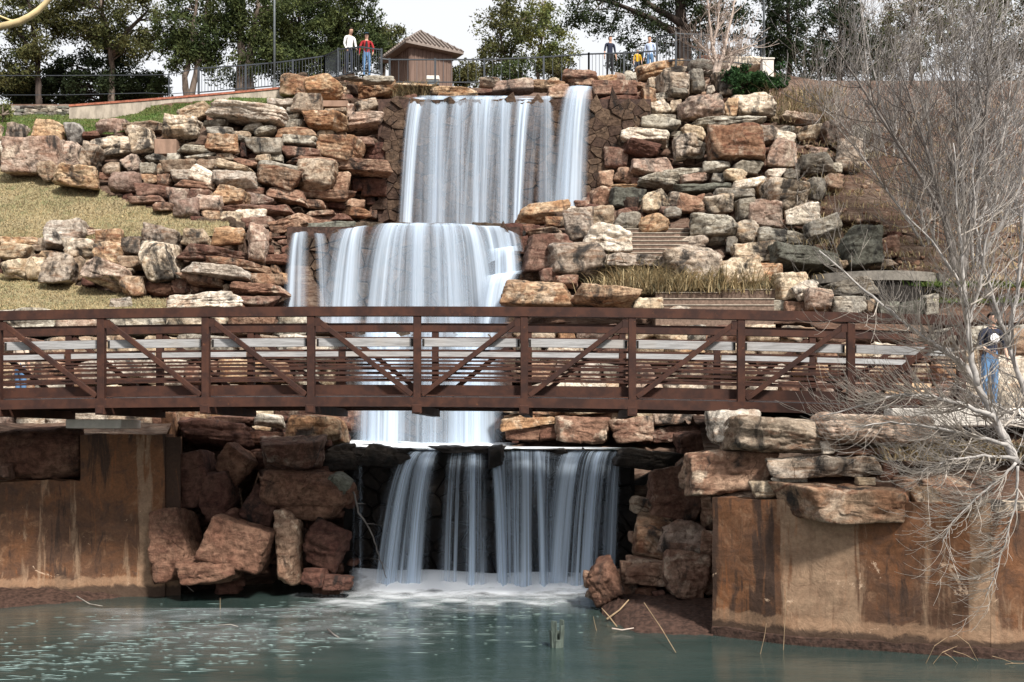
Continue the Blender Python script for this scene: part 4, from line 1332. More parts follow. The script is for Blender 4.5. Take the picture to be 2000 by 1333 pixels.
# ---- masonry behind the falls
def clip_poly(poly, n, c):
    """keep the side where n.p <= c"""
    out = []
    for i in range(len(poly)):
        a, b = poly[i], poly[(i + 1) % len(poly)]; da = n[0] * a[0] + n[1] * a[1] - c; db = n[0] * b[0] + n[1] * b[1] - c
        if da <= 0: out.append(a)
        if da * db < 0: t = da / (da - db); out.append((a[0] + (b[0] - a[0]) * t, a[1] + (b[1] - a[1]) * t))
    return out
def masonry(name, label, px0, px1, py0, py1, d, sw, sh, cols, seed, joint=0.014, bed='mud'):
    e = rockwall(name, label, P((px0 + px1) / 2, py1, d), "stone wall"); rr = random.Random(seed)
    X0_, X1_ = (px0 - 1000) * d / F, (px1 - 1000) * d / F
    z0 = CZ + (HY - py1) * d / F; z1 = CZ + (HY - py0) * d / F
    nx, nz = int((X1_ - X0_) / sw), int((z1 - z0) / sh); sites = {}
    for i in range(-1, nx + 1):
        for j in range(-1, nz + 1):
            sites[(i, j)] = (X0_ + (i + 0.5 + 0.5 * (j % 2) + rr.uniform(-.5, .5)) * sw, z0 + (j + 0.5 + rr.uniform(-.45, .45)) * sh)
    for i in range(nx):
        for j in range(nz):
            s0 = sites[(i, j)]; poly = [(s0[0] - 1, s0[1] - 1), (s0[0] + 1, s0[1] - 1), (s0[0] + 1, s0[1] + 1), (s0[0] - 1, s0[1] + 1)]
            for a in (-2, -1, 0, 1, 2):
                for b in (-2, -1, 0, 1, 2):
                    q = sites.get((i + a, j + b))
                    if q is None or (a == 0 and b == 0): continue
                    n = (q[0] - s0[0], q[1] - s0[1]); L = math.hypot(*n); n = (n[0] / L, n[1] / L)
                    poly = clip_poly(poly, n, n[0] * (s0[0] + q[0]) / 2 + n[1] * (s0[1] + q[1]) / 2 - joint)
            if len(poly) < 3: continue
            cx = sum(p[0] for p in poly) / len(poly); cz = sum(p[1] for p in poly) / len(poly); n = len(poly); pr = rr.uniform(0.01, 0.08)
            tx, tz = rr.uniform(-.12, .12), rr.uniform(-.12, .12)
            v = [(p[0], d + 0.12, p[1]) for p in poly]
            v += [(p[0], d - pr * 0.4 + tx * (p[0] - cx) + tz * (p[1] - cz), p[1]) for p in poly]
            v += [(cx + (p[0] - cx) * 0.90, d - pr + tx * (p[0] - cx) + tz * (p[1] - cz), cz + (p[1] - cz) * 0.88) for p in poly]
            f = []
            for k in range(n):
                k2 = (k + 1) % n; f += [(k, k2, n + k2, n + k), (n + k, n + k2, 2 * n + k2, 2 * n + k)]
            f.append(tuple(range(2 * n, 3 * n)))
            me = bpy.data.meshes.new("masonry_stone"); me.from_pydata([(a - cx, b - d, c - cz) for a, b, c in v], [], f); me.update()
            o = link("masonry_stone", me, ROCK[rr.choice(cols)], e, (cx, d, cz)); o.matrix_parent_inverse = Matrix.Translation(e.location).inverted()
    mb = MB(); mb.box(((X0_ + X1_) / 2, d + 0.22, (z0 + z1) / 2), (X1_ - X0_, 0.3, z1 - z0 + 0.1)); o = mb.build("mortar_bed", M[bed], e); o.matrix_parent_inverse = Matrix.Translation(e.location).inverted()
masonry("masonry_wall", "brown irregular masonry wall behind the top waterfall", 738, 1272, 196, 440, 35.05, 0.40, 0.29, 'mmm', 3, 0.003)
masonry("masonry_wall", "brown masonry wall behind the middle waterfall", 560, 1015, 446, 632, 29.35, 0.42, 0.30, 'mmn', 4)
masonry("masonry_wall", "dark masonry wall behind the lower fall seen under the bridge", 655, 1000, 642, 872, 25.95, 0.40, 0.27, 'nn', 5)
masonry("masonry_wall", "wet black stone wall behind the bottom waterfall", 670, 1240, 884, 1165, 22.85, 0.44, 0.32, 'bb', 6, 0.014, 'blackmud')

# soften the cover map, then lay the hill behind the stones
for _ in range(2):
    c_ = COVER.copy(); c_[1:-1, 1:-1] = sum(COVER[1 + a:COVER.shape[0] - 1 + a, 1 + b:COVER.shape[1] - 1 + b] for a in (-1, 0, 1) for b in (-1, 0, 1)) / 9.0; COVER = c_
build_hill()
# loose stones and clods on the dirt slope
rr = random.Random(91); L = []
for k in range(420):
    x = rr.uniform(1540, 2060); y = rr.uniform(200, 600); dd = D(x, y) - 0.02
    if COVER[min(859, int((x + 700) / 4)), int(y / 4)] > 0.3: continue
    w = rr.uniform(0.03, 0.13) * (1.8 if rr.random() < 0.08 else 1); L.append(rock_verts(w * 1.5, w, w * 1.3, 7000 + k, 2) + np.array(P(x, y, dd)))
V = np.concatenate(L); o = link("slope_gravel", mesh_np("slope_gravel", V, np.concatenate([ICO[2][1] + i * len(ICO[2][0]) for i in range(len(L))]), True), ROCK['r'])
tag(o, "loose stones and clods scattered on the red dirt slope", "gravel", kind="stuff")
# ------------------------------------------------------------------ falling water
def fall_sheet(name, a0, a1, b0, b1, op, parent, bulge=0.10, nx=14, ny=26, run=0.5, drop0=0.0, soft=0.35, base=0.10, ex=0.85):
    """one stream: lip from a0 to a1, foot from b0 to b1 (photo column, row, distance); ballistic path"""
    A0, A1, B0, B1 = (P(*q) for q in (a0, a1, b0, b1))
    V = []; OP = []; UV = []
    rr = random.Random(hash((a0, b0)) & 0xffff); uo = rr.uniform(0, 40); L = (A1 - A0).length
    for j in range(ny + 1):
        t = j / ny
        for i in range(nx + 1):
            u = i / nx
            a = A0.lerp(A1, u); b = B0.lerp(B1, u)
            wob = 0.05 * math.sin(u * 9 + uo) + 0.03 * math.sin(u * 23 + uo)
            if t < 0.12:
                k = t / 0.12; p = Vector((a.x, a.y + run * (1 - k), a.z + 0.02 * (1 - k)))
            else:
                s = (t - 0.12) / 0.88
                p = Vector((a.x + (b.x - a.x) * s ** ex, a.y + (b.y - a.y) * s, a.z + (b.z - a.z) * (0.10 * s + 0.90 * s * s)))
            p.y -= (bulge * math.sin(math.pi * u) + wob) * min(1, t * 2)
            V.append(p)
            e = min(1, u / soft, (1 - u) / soft); e = e * e * (3 - 2 * e)
            OP.append(op * e * (1.0 + 0.45 * max(0.0, 1 - t / 0.45)) * (0.6 + 0.4 * min(1, t / 0.12)))
            UV.append((uo + u * L, (a.z - p.z)))
    idx = np.arange((nx + 1) * (ny + 1)).reshape(ny + 1, nx + 1)
    f = np.stack([idx[:-1, :-1].ravel(), idx[1:, :-1].ravel(), idx[1:, 1:].ravel(), idx[:-1, 1:].ravel()], 1)
    me = mesh_np(name, [tuple(v) for v in V], f, True)
    at = me.attributes.new("op", 'FLOAT', 'POINT'); at.data.foreach_set("value", np.array(OP, dtype=np.float32))
    ab = me.attributes.new("base", 'FLOAT', 'POINT'); ab.data.foreach_set("value", np.full(len(V), base, dtype=np.float32))
    uvl = me.uv_layers.new(name="UVMap"); uva = np.array(UV, dtype=np.float32)
    li = np.empty(len(me.loops), dtype=np.int32); me.loops.foreach_get("vertex_index", li)
    uvl.data.foreach_set("uv", uva[li].ravel())
    o = link(name, me, M['fall'], parent); o.matrix_parent_inverse = Matrix.Translation(parent.location).inverted(); return o
def wf(label, loc):
    e = empty("waterfall", loc); tag(e, label, "waterfall"); return e

f1 = wf("tall white curtain of water falling from the crest of the hill", P(950, 440, 34.3))
dl, db = 35.3, 34.2
zz = lambda x: 650 + x * T7
for (a, b, c, d_, op) in ((425, 1205, 352, 1110, .42), (430, 535, 355, 455, 1.15), (470, 660, 430, 640, .40), (540, 660, 520, 640, .55), (660, 780, 650, 760, .60), (770, 915, 770, 870, 1.15), (830, 1000, 860, 980, .30),
                          (915, 1020, 905, 990, .8), (1020, 1135, 985, 1065, 1.0), (1100, 1215, 1050, 1120, .25), (1160, 1225, 1120, 1265, .6)):
    ya = 190 + 3 * math.sin(a); 
    fall_sheet("stream", (zz(a), ya, dl), (zz(b), ya, dl), (zz(c), 441, db), (zz(d_), 441, db), op * 0.92, f1, base=0.0)
f1b = wf("narrow white stream falling beside the main top curtain", P(1130, 405, 34.2))
fall_sheet("stream", (zz(1315), 169, dl), (zz(1455), 169, dl), (zz(1205), 408, db), (zz(1420), 408, db), 1.15, f1b, 0.2)
fall_sheet("stream", (zz(1325), 168, dl - .1), (zz(1400), 168, dl - .1), (zz(1225), 408, db - .1), (zz(1330), 408, db - .1), .6, f1b, 0.15)

f2 = wf("broad fan-shaped white fall in the middle of the cascade", P(850, 630, 28.7))
dl, db = 29.5, 28.55
for (a, ya, b, yb, c, d_, op) in ((572, 455, 602, 452, 550, 604, .85), (610, 456, 634, 456, 618, 650, .5), (668, 448, 722, 440, 628, 712, 1.0), (650, 450, 700, 445, 615, 665, .25),
                                  (735, 437, 930, 440, 685, 985, .60), (738, 437, 800, 436, 680, 790, .85), (780, 436, 850, 436, 770, 850, .6), (840, 436, 900, 437, 830, 920, .75), (880, 437, 935, 440, 890, 985, .95)):
    fall_sheet("stream", (a, ya, dl), (b, yb, dl), (c, 634, db), (d_, 634, db), op, f2, 0.15, base=-0.06)
f2b = wf("small stepped side cascade right of the fan-shaped fall", P(985, 630, 28.5))
fall_sheet("stream", (925, 441, 29.5), (985, 443, 29.5), (945, 520, 29.0), (1005, 490, 29.0), .85, f2b)
fall_sheet("stream", (975, 445, 29.5), (1012, 458, 29.5), (985, 492, 29.1), (1025, 492, 29.1), .7, f2b)
fall_sheet("stream", (952, 488, 28.9), (1012, 480, 28.9), (948, 545, 28.6), (1022, 535, 28.6), 1.1, f2b)
fall_sheet("stream", (945, 540, 28.5), (1024, 528, 28.5), (925, 634, 28.2), (1000, 634, 28.2), 1.25, f2b, 0.2)

f3 = wf("white fall behind and below the footbridge dropping into the upper pool", P(830, 868, 25.4))
dl, db = 26.1, 25.45
for (a, b, c, d_, op) in ((665, 1000, 660, 995, .45), (705, 810, 695, 805, 1.1), (700, 760, 690, 750, .6), (820, 870, 815, 868, .5), (868, 985, 865, 985, 1.05), (900, 950, 898, 950, .6)):
    fall_sheet("stream", (a, 640, dl), (b, 640, dl), (c, 873, db), (d_, 873, db), op, f3)

f4 = wf("bottom waterfall spreading in silky streams into the green pond", P(950, 1150, 22))
dl, db = 22.45, 21.85
q4 = lambda x: 650 + 0.4 * x
for (a, b, c, d_, op, bs) in ((375, 545, 165, 465, 1.25, -.04), (395, 470, 215, 330, .8, -.15), (455, 530, 340, 445, .9, -.15), (560, 770, 500, 790, .9, -.12), (645, 750, 625, 740, 1.1, -.12), (750, 815, 795, 865, 1.1, -.08),
                              (745, 1130, 780, 1100, .95, -.10), (840, 930, 850, 985, 1.0, -.15), (950, 1070, 985, 1090, 1.0, -.15), (1110, 1405, 985, 1345, 1.25, -.04), (1130, 1250, 1040, 1170, .9, -.12), (1280, 1400, 1190, 1320, 1.0, -.10), (1370, 1435, 1290, 1400, .4, -.1), (90, 150, 95, 155, .3, -.05)):
    fall_sheet("stream", (q4(a), 880, dl), (q4(b), 880, dl), (q4(c), 1152, db), (q4(d_), 1152, db), op * 2.5, f4, 0.12, base=bs - 0.29, ex=0.7)

# upper pool behind the lip and the pond foam
tag(grid_mesh("upper_pool_water", P(668, 0, 24).x, P(1245, 0, 24).x, 22.35, 26.1, 30, 20, lambda x, y: P(0, 879, 22.4).z + (y - 22.35) * 0.012, M['water']), kind="structure")
def foam(name, px0, px1, z, d0, d1, h, seed, label, op=1.0, sc=(1.8, 2.4)):
    nx, ny = 70, 22; V = []; OP = []
    for i in range(nx):
        u = i / (nx - 1)
        for j in range(ny):
            v = j / (ny - 1); d = d0 + (d1 - d0) * v
            x = (px0 + (px1 - px0) * u - 1000) * d / F
            V.append((x, d, z)); 
            eu = min(1, u / 0.15, (1 - u) / 0.15); ev = min(1, v / 0.55)
            OP.append(op * eu * ev ** 1.3 * (1.15))
    V = np.array(V); n = fbm(V * np.array([sc[0], sc[1], 1]) + seed, 4, 0.55)
    OP = np.array(OP) * np.clip(0.75 + n * 0.8, 0.05, 1.4)
    vv = np.tile(np.linspace(0, 1, ny), nx)
    n2 = fbm(V * np.array([0.5, 0.6, 1]) + seed + 5, 2); s_ = np.clip(vv * 1.3 - 0.35, 0, 1); V[:, 2] += h * s_ * s_ * (3 - 2 * s_) * (0.8 + 0.35 * n2) + 0.006
    idx = np.arange(nx * ny).reshape(nx, ny)
    f = np.stack([idx[:-1, :-1].ravel(), idx[1:, :-1].ravel(), idx[1:, 1:].ravel(), idx[:-1, 1:].ravel()], 1)
    me = mesh_np(name, V, f, True); at = me.attributes.new("op", 'FLOAT', 'POINT'); at.data.foreach_set("value", OP.astype(np.float32))
    tag(link(name, me, M['foam']), label, "foam", kind="stuff")
foam("foam", 640, 1215, 0.0, 20.6, 22.2, 0.16, 1, "white foam where the bottom waterfall meets the pond")
foam("foam", 680, 1200, 0.01, 21.0, 22.3, 0.38, 2, "thick white foam right under the bottom waterfall", 2.4)
foam("foam", 560, 1150, 0.004, 18.6, 21.4, 0.0, 7, "thin drifting foam film spreading over the pond from the waterfall", 0.30)
foam("foam", 120, 900, 0.004, 14.6, 19.5, 0.0, 8, "soft foam streaks drifting across the left half of the pond", 0.07, (1.1, 5.0))
zp = P(0, 879, 22.4).z
foam("foam", 662, 1010, zp + 0.02, 23.6, 25.7, 0.22, 3, "white foam at the foot of the fall behind the bridge", 1.2)
foam("foam", 740, 1215, zp + 0.01, 22.3, 24.6, 0.03, 4, "thin white foam sliding over the lip of the upper pool", 0.8)
# drifting flecks of foam
rr = np.random.RandomState(4); V = []; Fc = []
def fleck(px, py, w, l):
    d = F * CZ / (py - HY); c = ((px - 1000) * d / F, d); n = 7; b = len(V); 
    V.append((c[0], c[1], 0.012))
    for k in range(n):
        a = 6.283 * k / n; r = 0.7 + 0.5 * rr.rand()
        V.append((c[0] + math.cos(a) * l * r, c[1] + math.sin(a) * w * r, 0.006))
    for k in range(n): Fc.append((b, b + 1 + k, b + 1 + (k + 1) % n))
k = 0
while k < 800:
    x = rr.uniform(0, 1180); y = rr.uniform(1170, 1330)
    band = 1195 + 75 * ((900 - x) / 900.0) + (20 if x < 500 else 0)
    g = math.exp(-((y - band) / 48.0) ** 2) * (1.0 if x < 950 else 0.45)
    cl = vnoise(np.array([[x / 45.0, y / 16.0, 3.3]]))[0]
    if rr.rand() < g * (0.5 + 1.1 * max(0, cl)):
        s = rr.rand() ** 3; fleck(x, y, 0.004 + 0.009 * s, 0.03 + 0.16 * s); k += 1
fm = mat_simple("foam_fleck", (0.17, 0.23, 0.22), 0.8, 20, 0.1, 0.0)
tag(link("foam_flecks", mesh_np("foam_flecks", V, Fc), fm), "small pale foam flecks drifting on the green pond", "foam", kind="stuff")
# ------------------------------------------------------------------ crest: walls, railings, hut, poles
def sub(parent, o):
    o.parent = parent; o.matrix_parent_inverse = Matrix.Translation(parent.location).inverted(); return o
rt = empty("retaining_wall", P(350, 212, 39.6)); tag(rt, "long low concrete wall with a brick cap sloping up behind the green lawn", "wall")
wl_pts = [(135, 209, 234, 38.0), (280, 198, 224, 38.1), (400, 188, 213, 38.1), (480, 181, 205, 38.2), (585, 171, 196, 38.3)]
for (a, b) in zip(wl_pts[:-1], wl_pts[1:]):
    for nm, mat, t0, t1, th in (("wall_panel", M['conc'], 0.0, 1.25, 0.3), ("brick_cap", M['brick'], -0.07, 0.0, 0.36)):
        A_, B_ = P(a[0], a[1], a[3]), P(b[0], b[1], b[3]); A2, B2 = P(a[0], a[2], a[3]), P(b[0], b[2], b[3]); v = []
        hA = (A_.z - A2.z); hB = (B_.z - B2.z)
        for (p, q) in ((A_, hA), (B_, hB)):
            zt = p.z + (0.07 if t0 < 0 else 0.0); zb = p.z if t0 < 0 else p.z - q * t1
            yo = -0.03 if t0 < 0 else 0.0
            v += [(p.x, p.y + yo, zb), (p.x, p.y + yo, zt), (p.x, p.y + yo + th, zt), (p.x, p.y + yo + th, zb)]
        f = [(0, 1, 5, 4), (1, 2, 6, 5), (2, 3, 7, 6), (3, 0, 4, 7), (0, 3, 2, 1), (4, 5, 6, 7)]
        me = bpy.data.meshes.new(nm); me.from_pydata(v, [], f); me.update(); sub(rt, link(nm, me, mat))
# low stacked-stone wall at far left
ds = rockwall("dry_stone_wall", "low dry-stack wall of thin grey-green stones at the top left", P(90, 234, 39.1))
rr = random.Random(5)
for row, (y, xa, xb) in enumerate(((213, 20, 140), (219, 18, 145), (225, 24, 155), (231, 30, 160))):
    x = xa + rr.uniform(-8, 4)
    while x < xb:
        w = rr.uniform(17, 30); add_rock(x, y - 4, x + w, y + 4.5, 39.0 + 0.12 * (3 - row), rr.choice('ges'), "stone", ds, 's', rr.uniform(-5, 5), 1.05, 0.4, 2); x += w * 0.92

def railing(label, pts, posts, balus=0.115, parent_loc=None, rails=2, mid=False, k=1.0):
    """pts: (photo column, top row, bottom row, distance)"""
    e = empty("railing", P(pts[0][0], pts[0][2], pts[0][3])); tag(e, label, "railing")
    T = [P(p[0], p[1], p[3]) for p in pts]; Bm = [P(p[0], p[2], p[3]) for p in pts]
    for i in range(len(pts) - 1):
        mb = MB(); mb.bar(T[i], T[i + 1], 0.045 * k, 0.045 * k); sub(e, mb.build("top_rail", M['rail'], None))
        mb = MB(); mb.bar(Bm[i], Bm[i + 1], 0.035 * k, 0.035 * k); sub(e, mb.build("bottom_rail", M['rail'], None))
        if mid:
            mb = MB(); mb.bar((T[i] + Bm[i]) / 2, (T[i + 1] + Bm[i + 1]) / 2, 0.03, 0.03); sub(e, mb.build("middle_rail", M['rail'], None))
        if balus:
            L = (T[i + 1] - T[i]).length; n = max(1, int(L / balus))
            for kk in range(1, n):
                t = kk / n; a = Bm[i].lerp(Bm[i + 1], t); b = T[i].lerp(T[i + 1], t)
                mb = MB(); mb.box((0, 0, 0), (0.018, 0.018, b.z - a.z)); sub(e, mb.build("baluster", M['rail'], None, (a + b) / 2))
    for i in range(len(pts)):
        if posts[i]:
            mb = MB(); h = T[i].z - Bm[i].z + 0.45; mb.box((0, 0, 0), (0.07 * k, 0.07 * k, h)); sub(e, mb.build("post", M['rail'], None, (T[i] + Vector((0, 0, 0.05 - h / 2)))))
    return e
railing("dark pipe railing along the walk at the upper left, without balusters", [(-40, 148, 186, 41.5), (120, 148, 186, 41.3), (285, 147, 182, 41.2), (330, 146, 184, 41.0), (388, 134, 180, 40.9)], [0, 0, 0, 1, 1], None, k=0.55)
railing("dark railing climbing behind the cap wall towards the lookout", [(388, 134, 181, 40.9), (480, 128, 173, 40.8), (536, 123, 168, 40.7), (572, 119, 164, 40.6), (634, 110, 156, 40.5)], [1, 1, 1, 1, 1])
railing("taller dark railing around the left lookout where two people stand", [(634, 110, 156, 40.5), (661, 97, 149, 38.6), (705, 92, 138, 37.6), (745, 98, 146, 38.4)], [1, 1, 0, 1], 0.12)
railing("long thin dark railing in front of the brown hut above the top waterfall", [(745, 115, 161, 40.8), (761, 117, 161, 40.9), (850, 117, 161, 40.9), (946, 117, 161, 40.9), (1062, 112, 160, 40.8), (1150, 106, 156, 40.6)], [0, 1, 1, 1, 1, 1], 0.30)
railing("dark railing on the crest right of the top waterfall", [(1150, 106, 154, 40.6), (1219, 104, 150, 40.3), (1283, 100, 146, 40.0)], [1, 1, 1], 0.13)
railing("tall dark railing around the right lookout behind the dead tree", [(1283, 74, 124, 39.2), (1320, 66, 118, 38.6), (1367, 68, 118, 38.8), (1430, 70, 122, 39.2), (1486, 78, 128, 39.8)], [1, 1, 1, 0, 1], 0.14)
# lamp poles
for px, y, d, lab in ((536, 172, 40.2, "slim dark lamp pole rising among the cedars at upper left"), (1492, 126, 39.6, "slim grey pole beside the right lookout railing")):
    b = P(px, y, d); e = empty("lamp_pole", b); tag(e, lab, "pole")
    mb = MB(); mb.tube([b + Vector((0, 0, -0.4)), b + Vector((0, 0, 5.5))], [0.045, 0.035], 10); sub(e, mb.build("shaft", M['pole'], None, None, True))
    mb = MB(); mb.tube([b + Vector((0, 0, -0.4)), b + Vector((0, 0, 0.25)), b + Vector((0, 0, 0.3))], [0.085, 0.08, 0.05], 10); sub(e, mb.build("base", M['pole'], None))
    mb = MB(); mb.tube([b + Vector((0, 0, 5.4)), b + Vector((0, 0, 5.5)), b + Vector((0, 0, 5.75)), b + Vector((0, 0, 5.85))], [0.06, 0.16, 0.14, 0.03], 12); sub(e, mb.build("lamp_head", M['pole'], None))
mb = MB(); c = P(1498, 140, 38.6); mb.box((0, 0, 0), (0.40, 0.36, 0.75)); mb.box((0, 0, 0.40), (0.46, 0.42, 0.06)); o = mb.build("concrete_pier", M['white_conc'], None, c, False, 0.01); tag(o, "short white concrete pier beside the green juniper on the crest", "pier")

# hut
hz0, hze, hza = 16.7, 19.56, 20.62
hc = P(822, 100, 46.4); ang = math.radians(31)
hut = empty("hut", (hc.x, hc.y, hz0), ang); tag(hut, "small brown metal-sided hut with a pyramid roof on the crest", "hut")
hs = 1.0; ht = hze - hz0
def hpart(mb, n, m, par=None): o = mb.build(n, m, par or hut); return o
wp = MB(); wp.box((0, 0, ht / 2 - 0.05), (2 * hs, 2 * hs, ht)); wallo = hpart(wp, "wall", M['siding'])
for k in range(11):
    t = -hs + 0.06 + (2 * hs - 0.12) * k / 10
    mb = MB(); mb.box((t, -hs - 0.012, ht / 2 - 0.05), (0.05, 0.026, ht - 0.02)); hpart(mb, "batten", M['siding'], wallo)
    mb = MB(); mb.box((-hs - 0.012, t, ht / 2 - 0.05), (0.026, 0.05, ht - 0.02)); hpart(mb, "batten", M['siding'], wallo)
    mb = MB(); mb.box((hs + 0.012, t, ht / 2 - 0.05), (0.026, 0.05, ht - 0.02)); hpart(mb, "batten", M['siding'], wallo)
re_ = 1.36; rz = hze - hz0; ra = hza - hz0
rm = bpy.data.meshes.new("roof"); rm.from_pydata([(-re_, -re_, rz), (re_, -re_, rz), (re_, re_, rz), (-re_, re_, rz), (0, 0, ra), (-re_, -re_, rz - .09), (re_, -re_, rz - .09), (re_, re_, rz - .09), (-re_, re_, rz - .09)], [],
    [(0, 1, 4), (1, 2, 4), (2, 3, 4), (3, 0, 4), (0, 5, 6, 1), (1, 6, 7, 2), (2, 7, 8, 3), (3, 8, 5, 0), (5, 8, 7, 6)]); rm.update()
rf = link("roof", rm, M['roof'], hut)
for sgn in range(4):
    rot = Matrix.Rotation(sgn * math.pi / 2, 3, 'Z')
    for k in range(13):
        t = -re_ + 0.10 + (2 * re_ - 0.2) * k / 12; lim = abs(t) / re_
        a = rot @ Vector((t, -re_, rz + 0.02)); b = rot @ Vector((t, -re_ * lim, rz + (ra - rz) * (1 - lim) + 0.02))
        if (b - a).length > 0.08: mb = MB(); mb.bar(a, b, 0.05, 0.12); mb.build("roof_rib", M['roof'], rf)
    a = rot @ Vector((-re_, -re_, rz + .02)); mb = MB(); mb.bar(a, (0, 0, ra + .02), 0.10, 0.05); mb.build("hip_cap", M['roof'], rf)
ub = empty("utility_box", P(846, 162, 42)); tag(ub, "small white and green utility box in front of the brown hut", "utility box")
mb = MB(); mb.box((0, 0, 0), (0.50, 0.4, 0.16)); sub(ub, mb.build("lid", M['white_conc'], None, P(846, 155, 42), False, 0.02))
mb = MB(); mb.box((0, 0, 0), (0.46, 0.36, 0.22)); sub(ub, mb.build("box_body", M['pole'], None, P(846, 162.5, 42)))

# ------------------------------------------------------------------ steps and curved ledge
def steps(label, x0, x1, y0, y1, n, d0, d1, skew=0):
    e = empty("concrete_steps", P((x0 + x1) / 2, y1, d0)); tag(e, label, "steps")
    for k in range(n):
        t0, t1 = k / n, (k + 1) / n; d = d0 + (d1 - d0) * t0
        zb = P(0, y1 + (y0 - y1) * t0, d0 + (d1 - d0) * t0).z; zt = P(0, y1 + (y0 - y1) * t1, d0 + (d1 - d0) * t1).z
        mb = MB(); xa, xb = (x0 + skew * t0 - 1000) * d / F, (x1 + skew * t0 - 1000) * d / F
        mb.box(((xa + xb) / 2, d + 0.5, (zb + zt) / 2 - 0.1), (xb - xa, 1.0, zt - zb + 0.2)); st = sub(e, mb.build("step", M['step'], None, None, False, 0.012))
        mb = MB(); mb.box(((xa + xb) / 2, d + 0.1, zt + 0.008), (xb - xa + 0.01, 0.25, 0.022)); o = mb.build("nosing", M['conc'], st)
steps("flight of brown concrete steps between the boulders right of the middle waterfall", 1195, 1345, 452, 506, 7, 29.0, 31.0, 0)
steps("lowest wide brown concrete steps just above the bridge rail", 1280, 1512, 576, 624, 4, 26.6, 28.0, 0)
steps("brown steps climbing out of sight beside the dry grass", 1410, 1515, 560, 580, 2, 27.6, 28.3, 0)
cl = empty("curved_ledge", P(1690, 560, 27.2)); tag(cl, "curved grey concrete ledge among the stones on the right slope", "ledge")
mb = []; v = []; f = []; n = 24; cxm = P(1712, 530, 28.2)
for i in range(n + 1):
    a = math.radians(200 + 140 * i / n); r0, r1 = 1.85, 1.45
    for (r, z) in ((r0, 0), (r0, 0.24), (r1, 0.24), (r1, 0)): v.append((cxm.x + math.cos(a) * r, cxm.y + 0.3 + math.sin(a) * r * 0.7, P(0, 547, 27.2).z + z))
for i in range(n):
    for j in range(4): f.append((i * 4 + j, (i + 1) * 4 + j, (i + 1) * 4 + (j + 1) % 4, i * 4 + (j + 1) % 4))
me = bpy.data.meshes.new("ledge_slab"); me.from_pydata(v, [], f + [(3, 2, 1, 0), (n * 4, n * 4 + 1, n * 4 + 2, n * 4 + 3)]); me.update(); sub(cl, link("ledge_slab", me, M['greyconc']))
v = [(x, y + 0.10, z - (0.55 if k % 4 in (0, 3) else 0.24)) for k, (x, y, z) in enumerate(v)]
me = bpy.data.meshes.new("ledge_base"); me.from_pydata(v, [], f + [(3, 2, 1, 0), (n * 4, n * 4 + 1, n * 4 + 2, n * 4 + 3)]); me.update(); sub(cl, link("ledge_base", me, M['dark']))

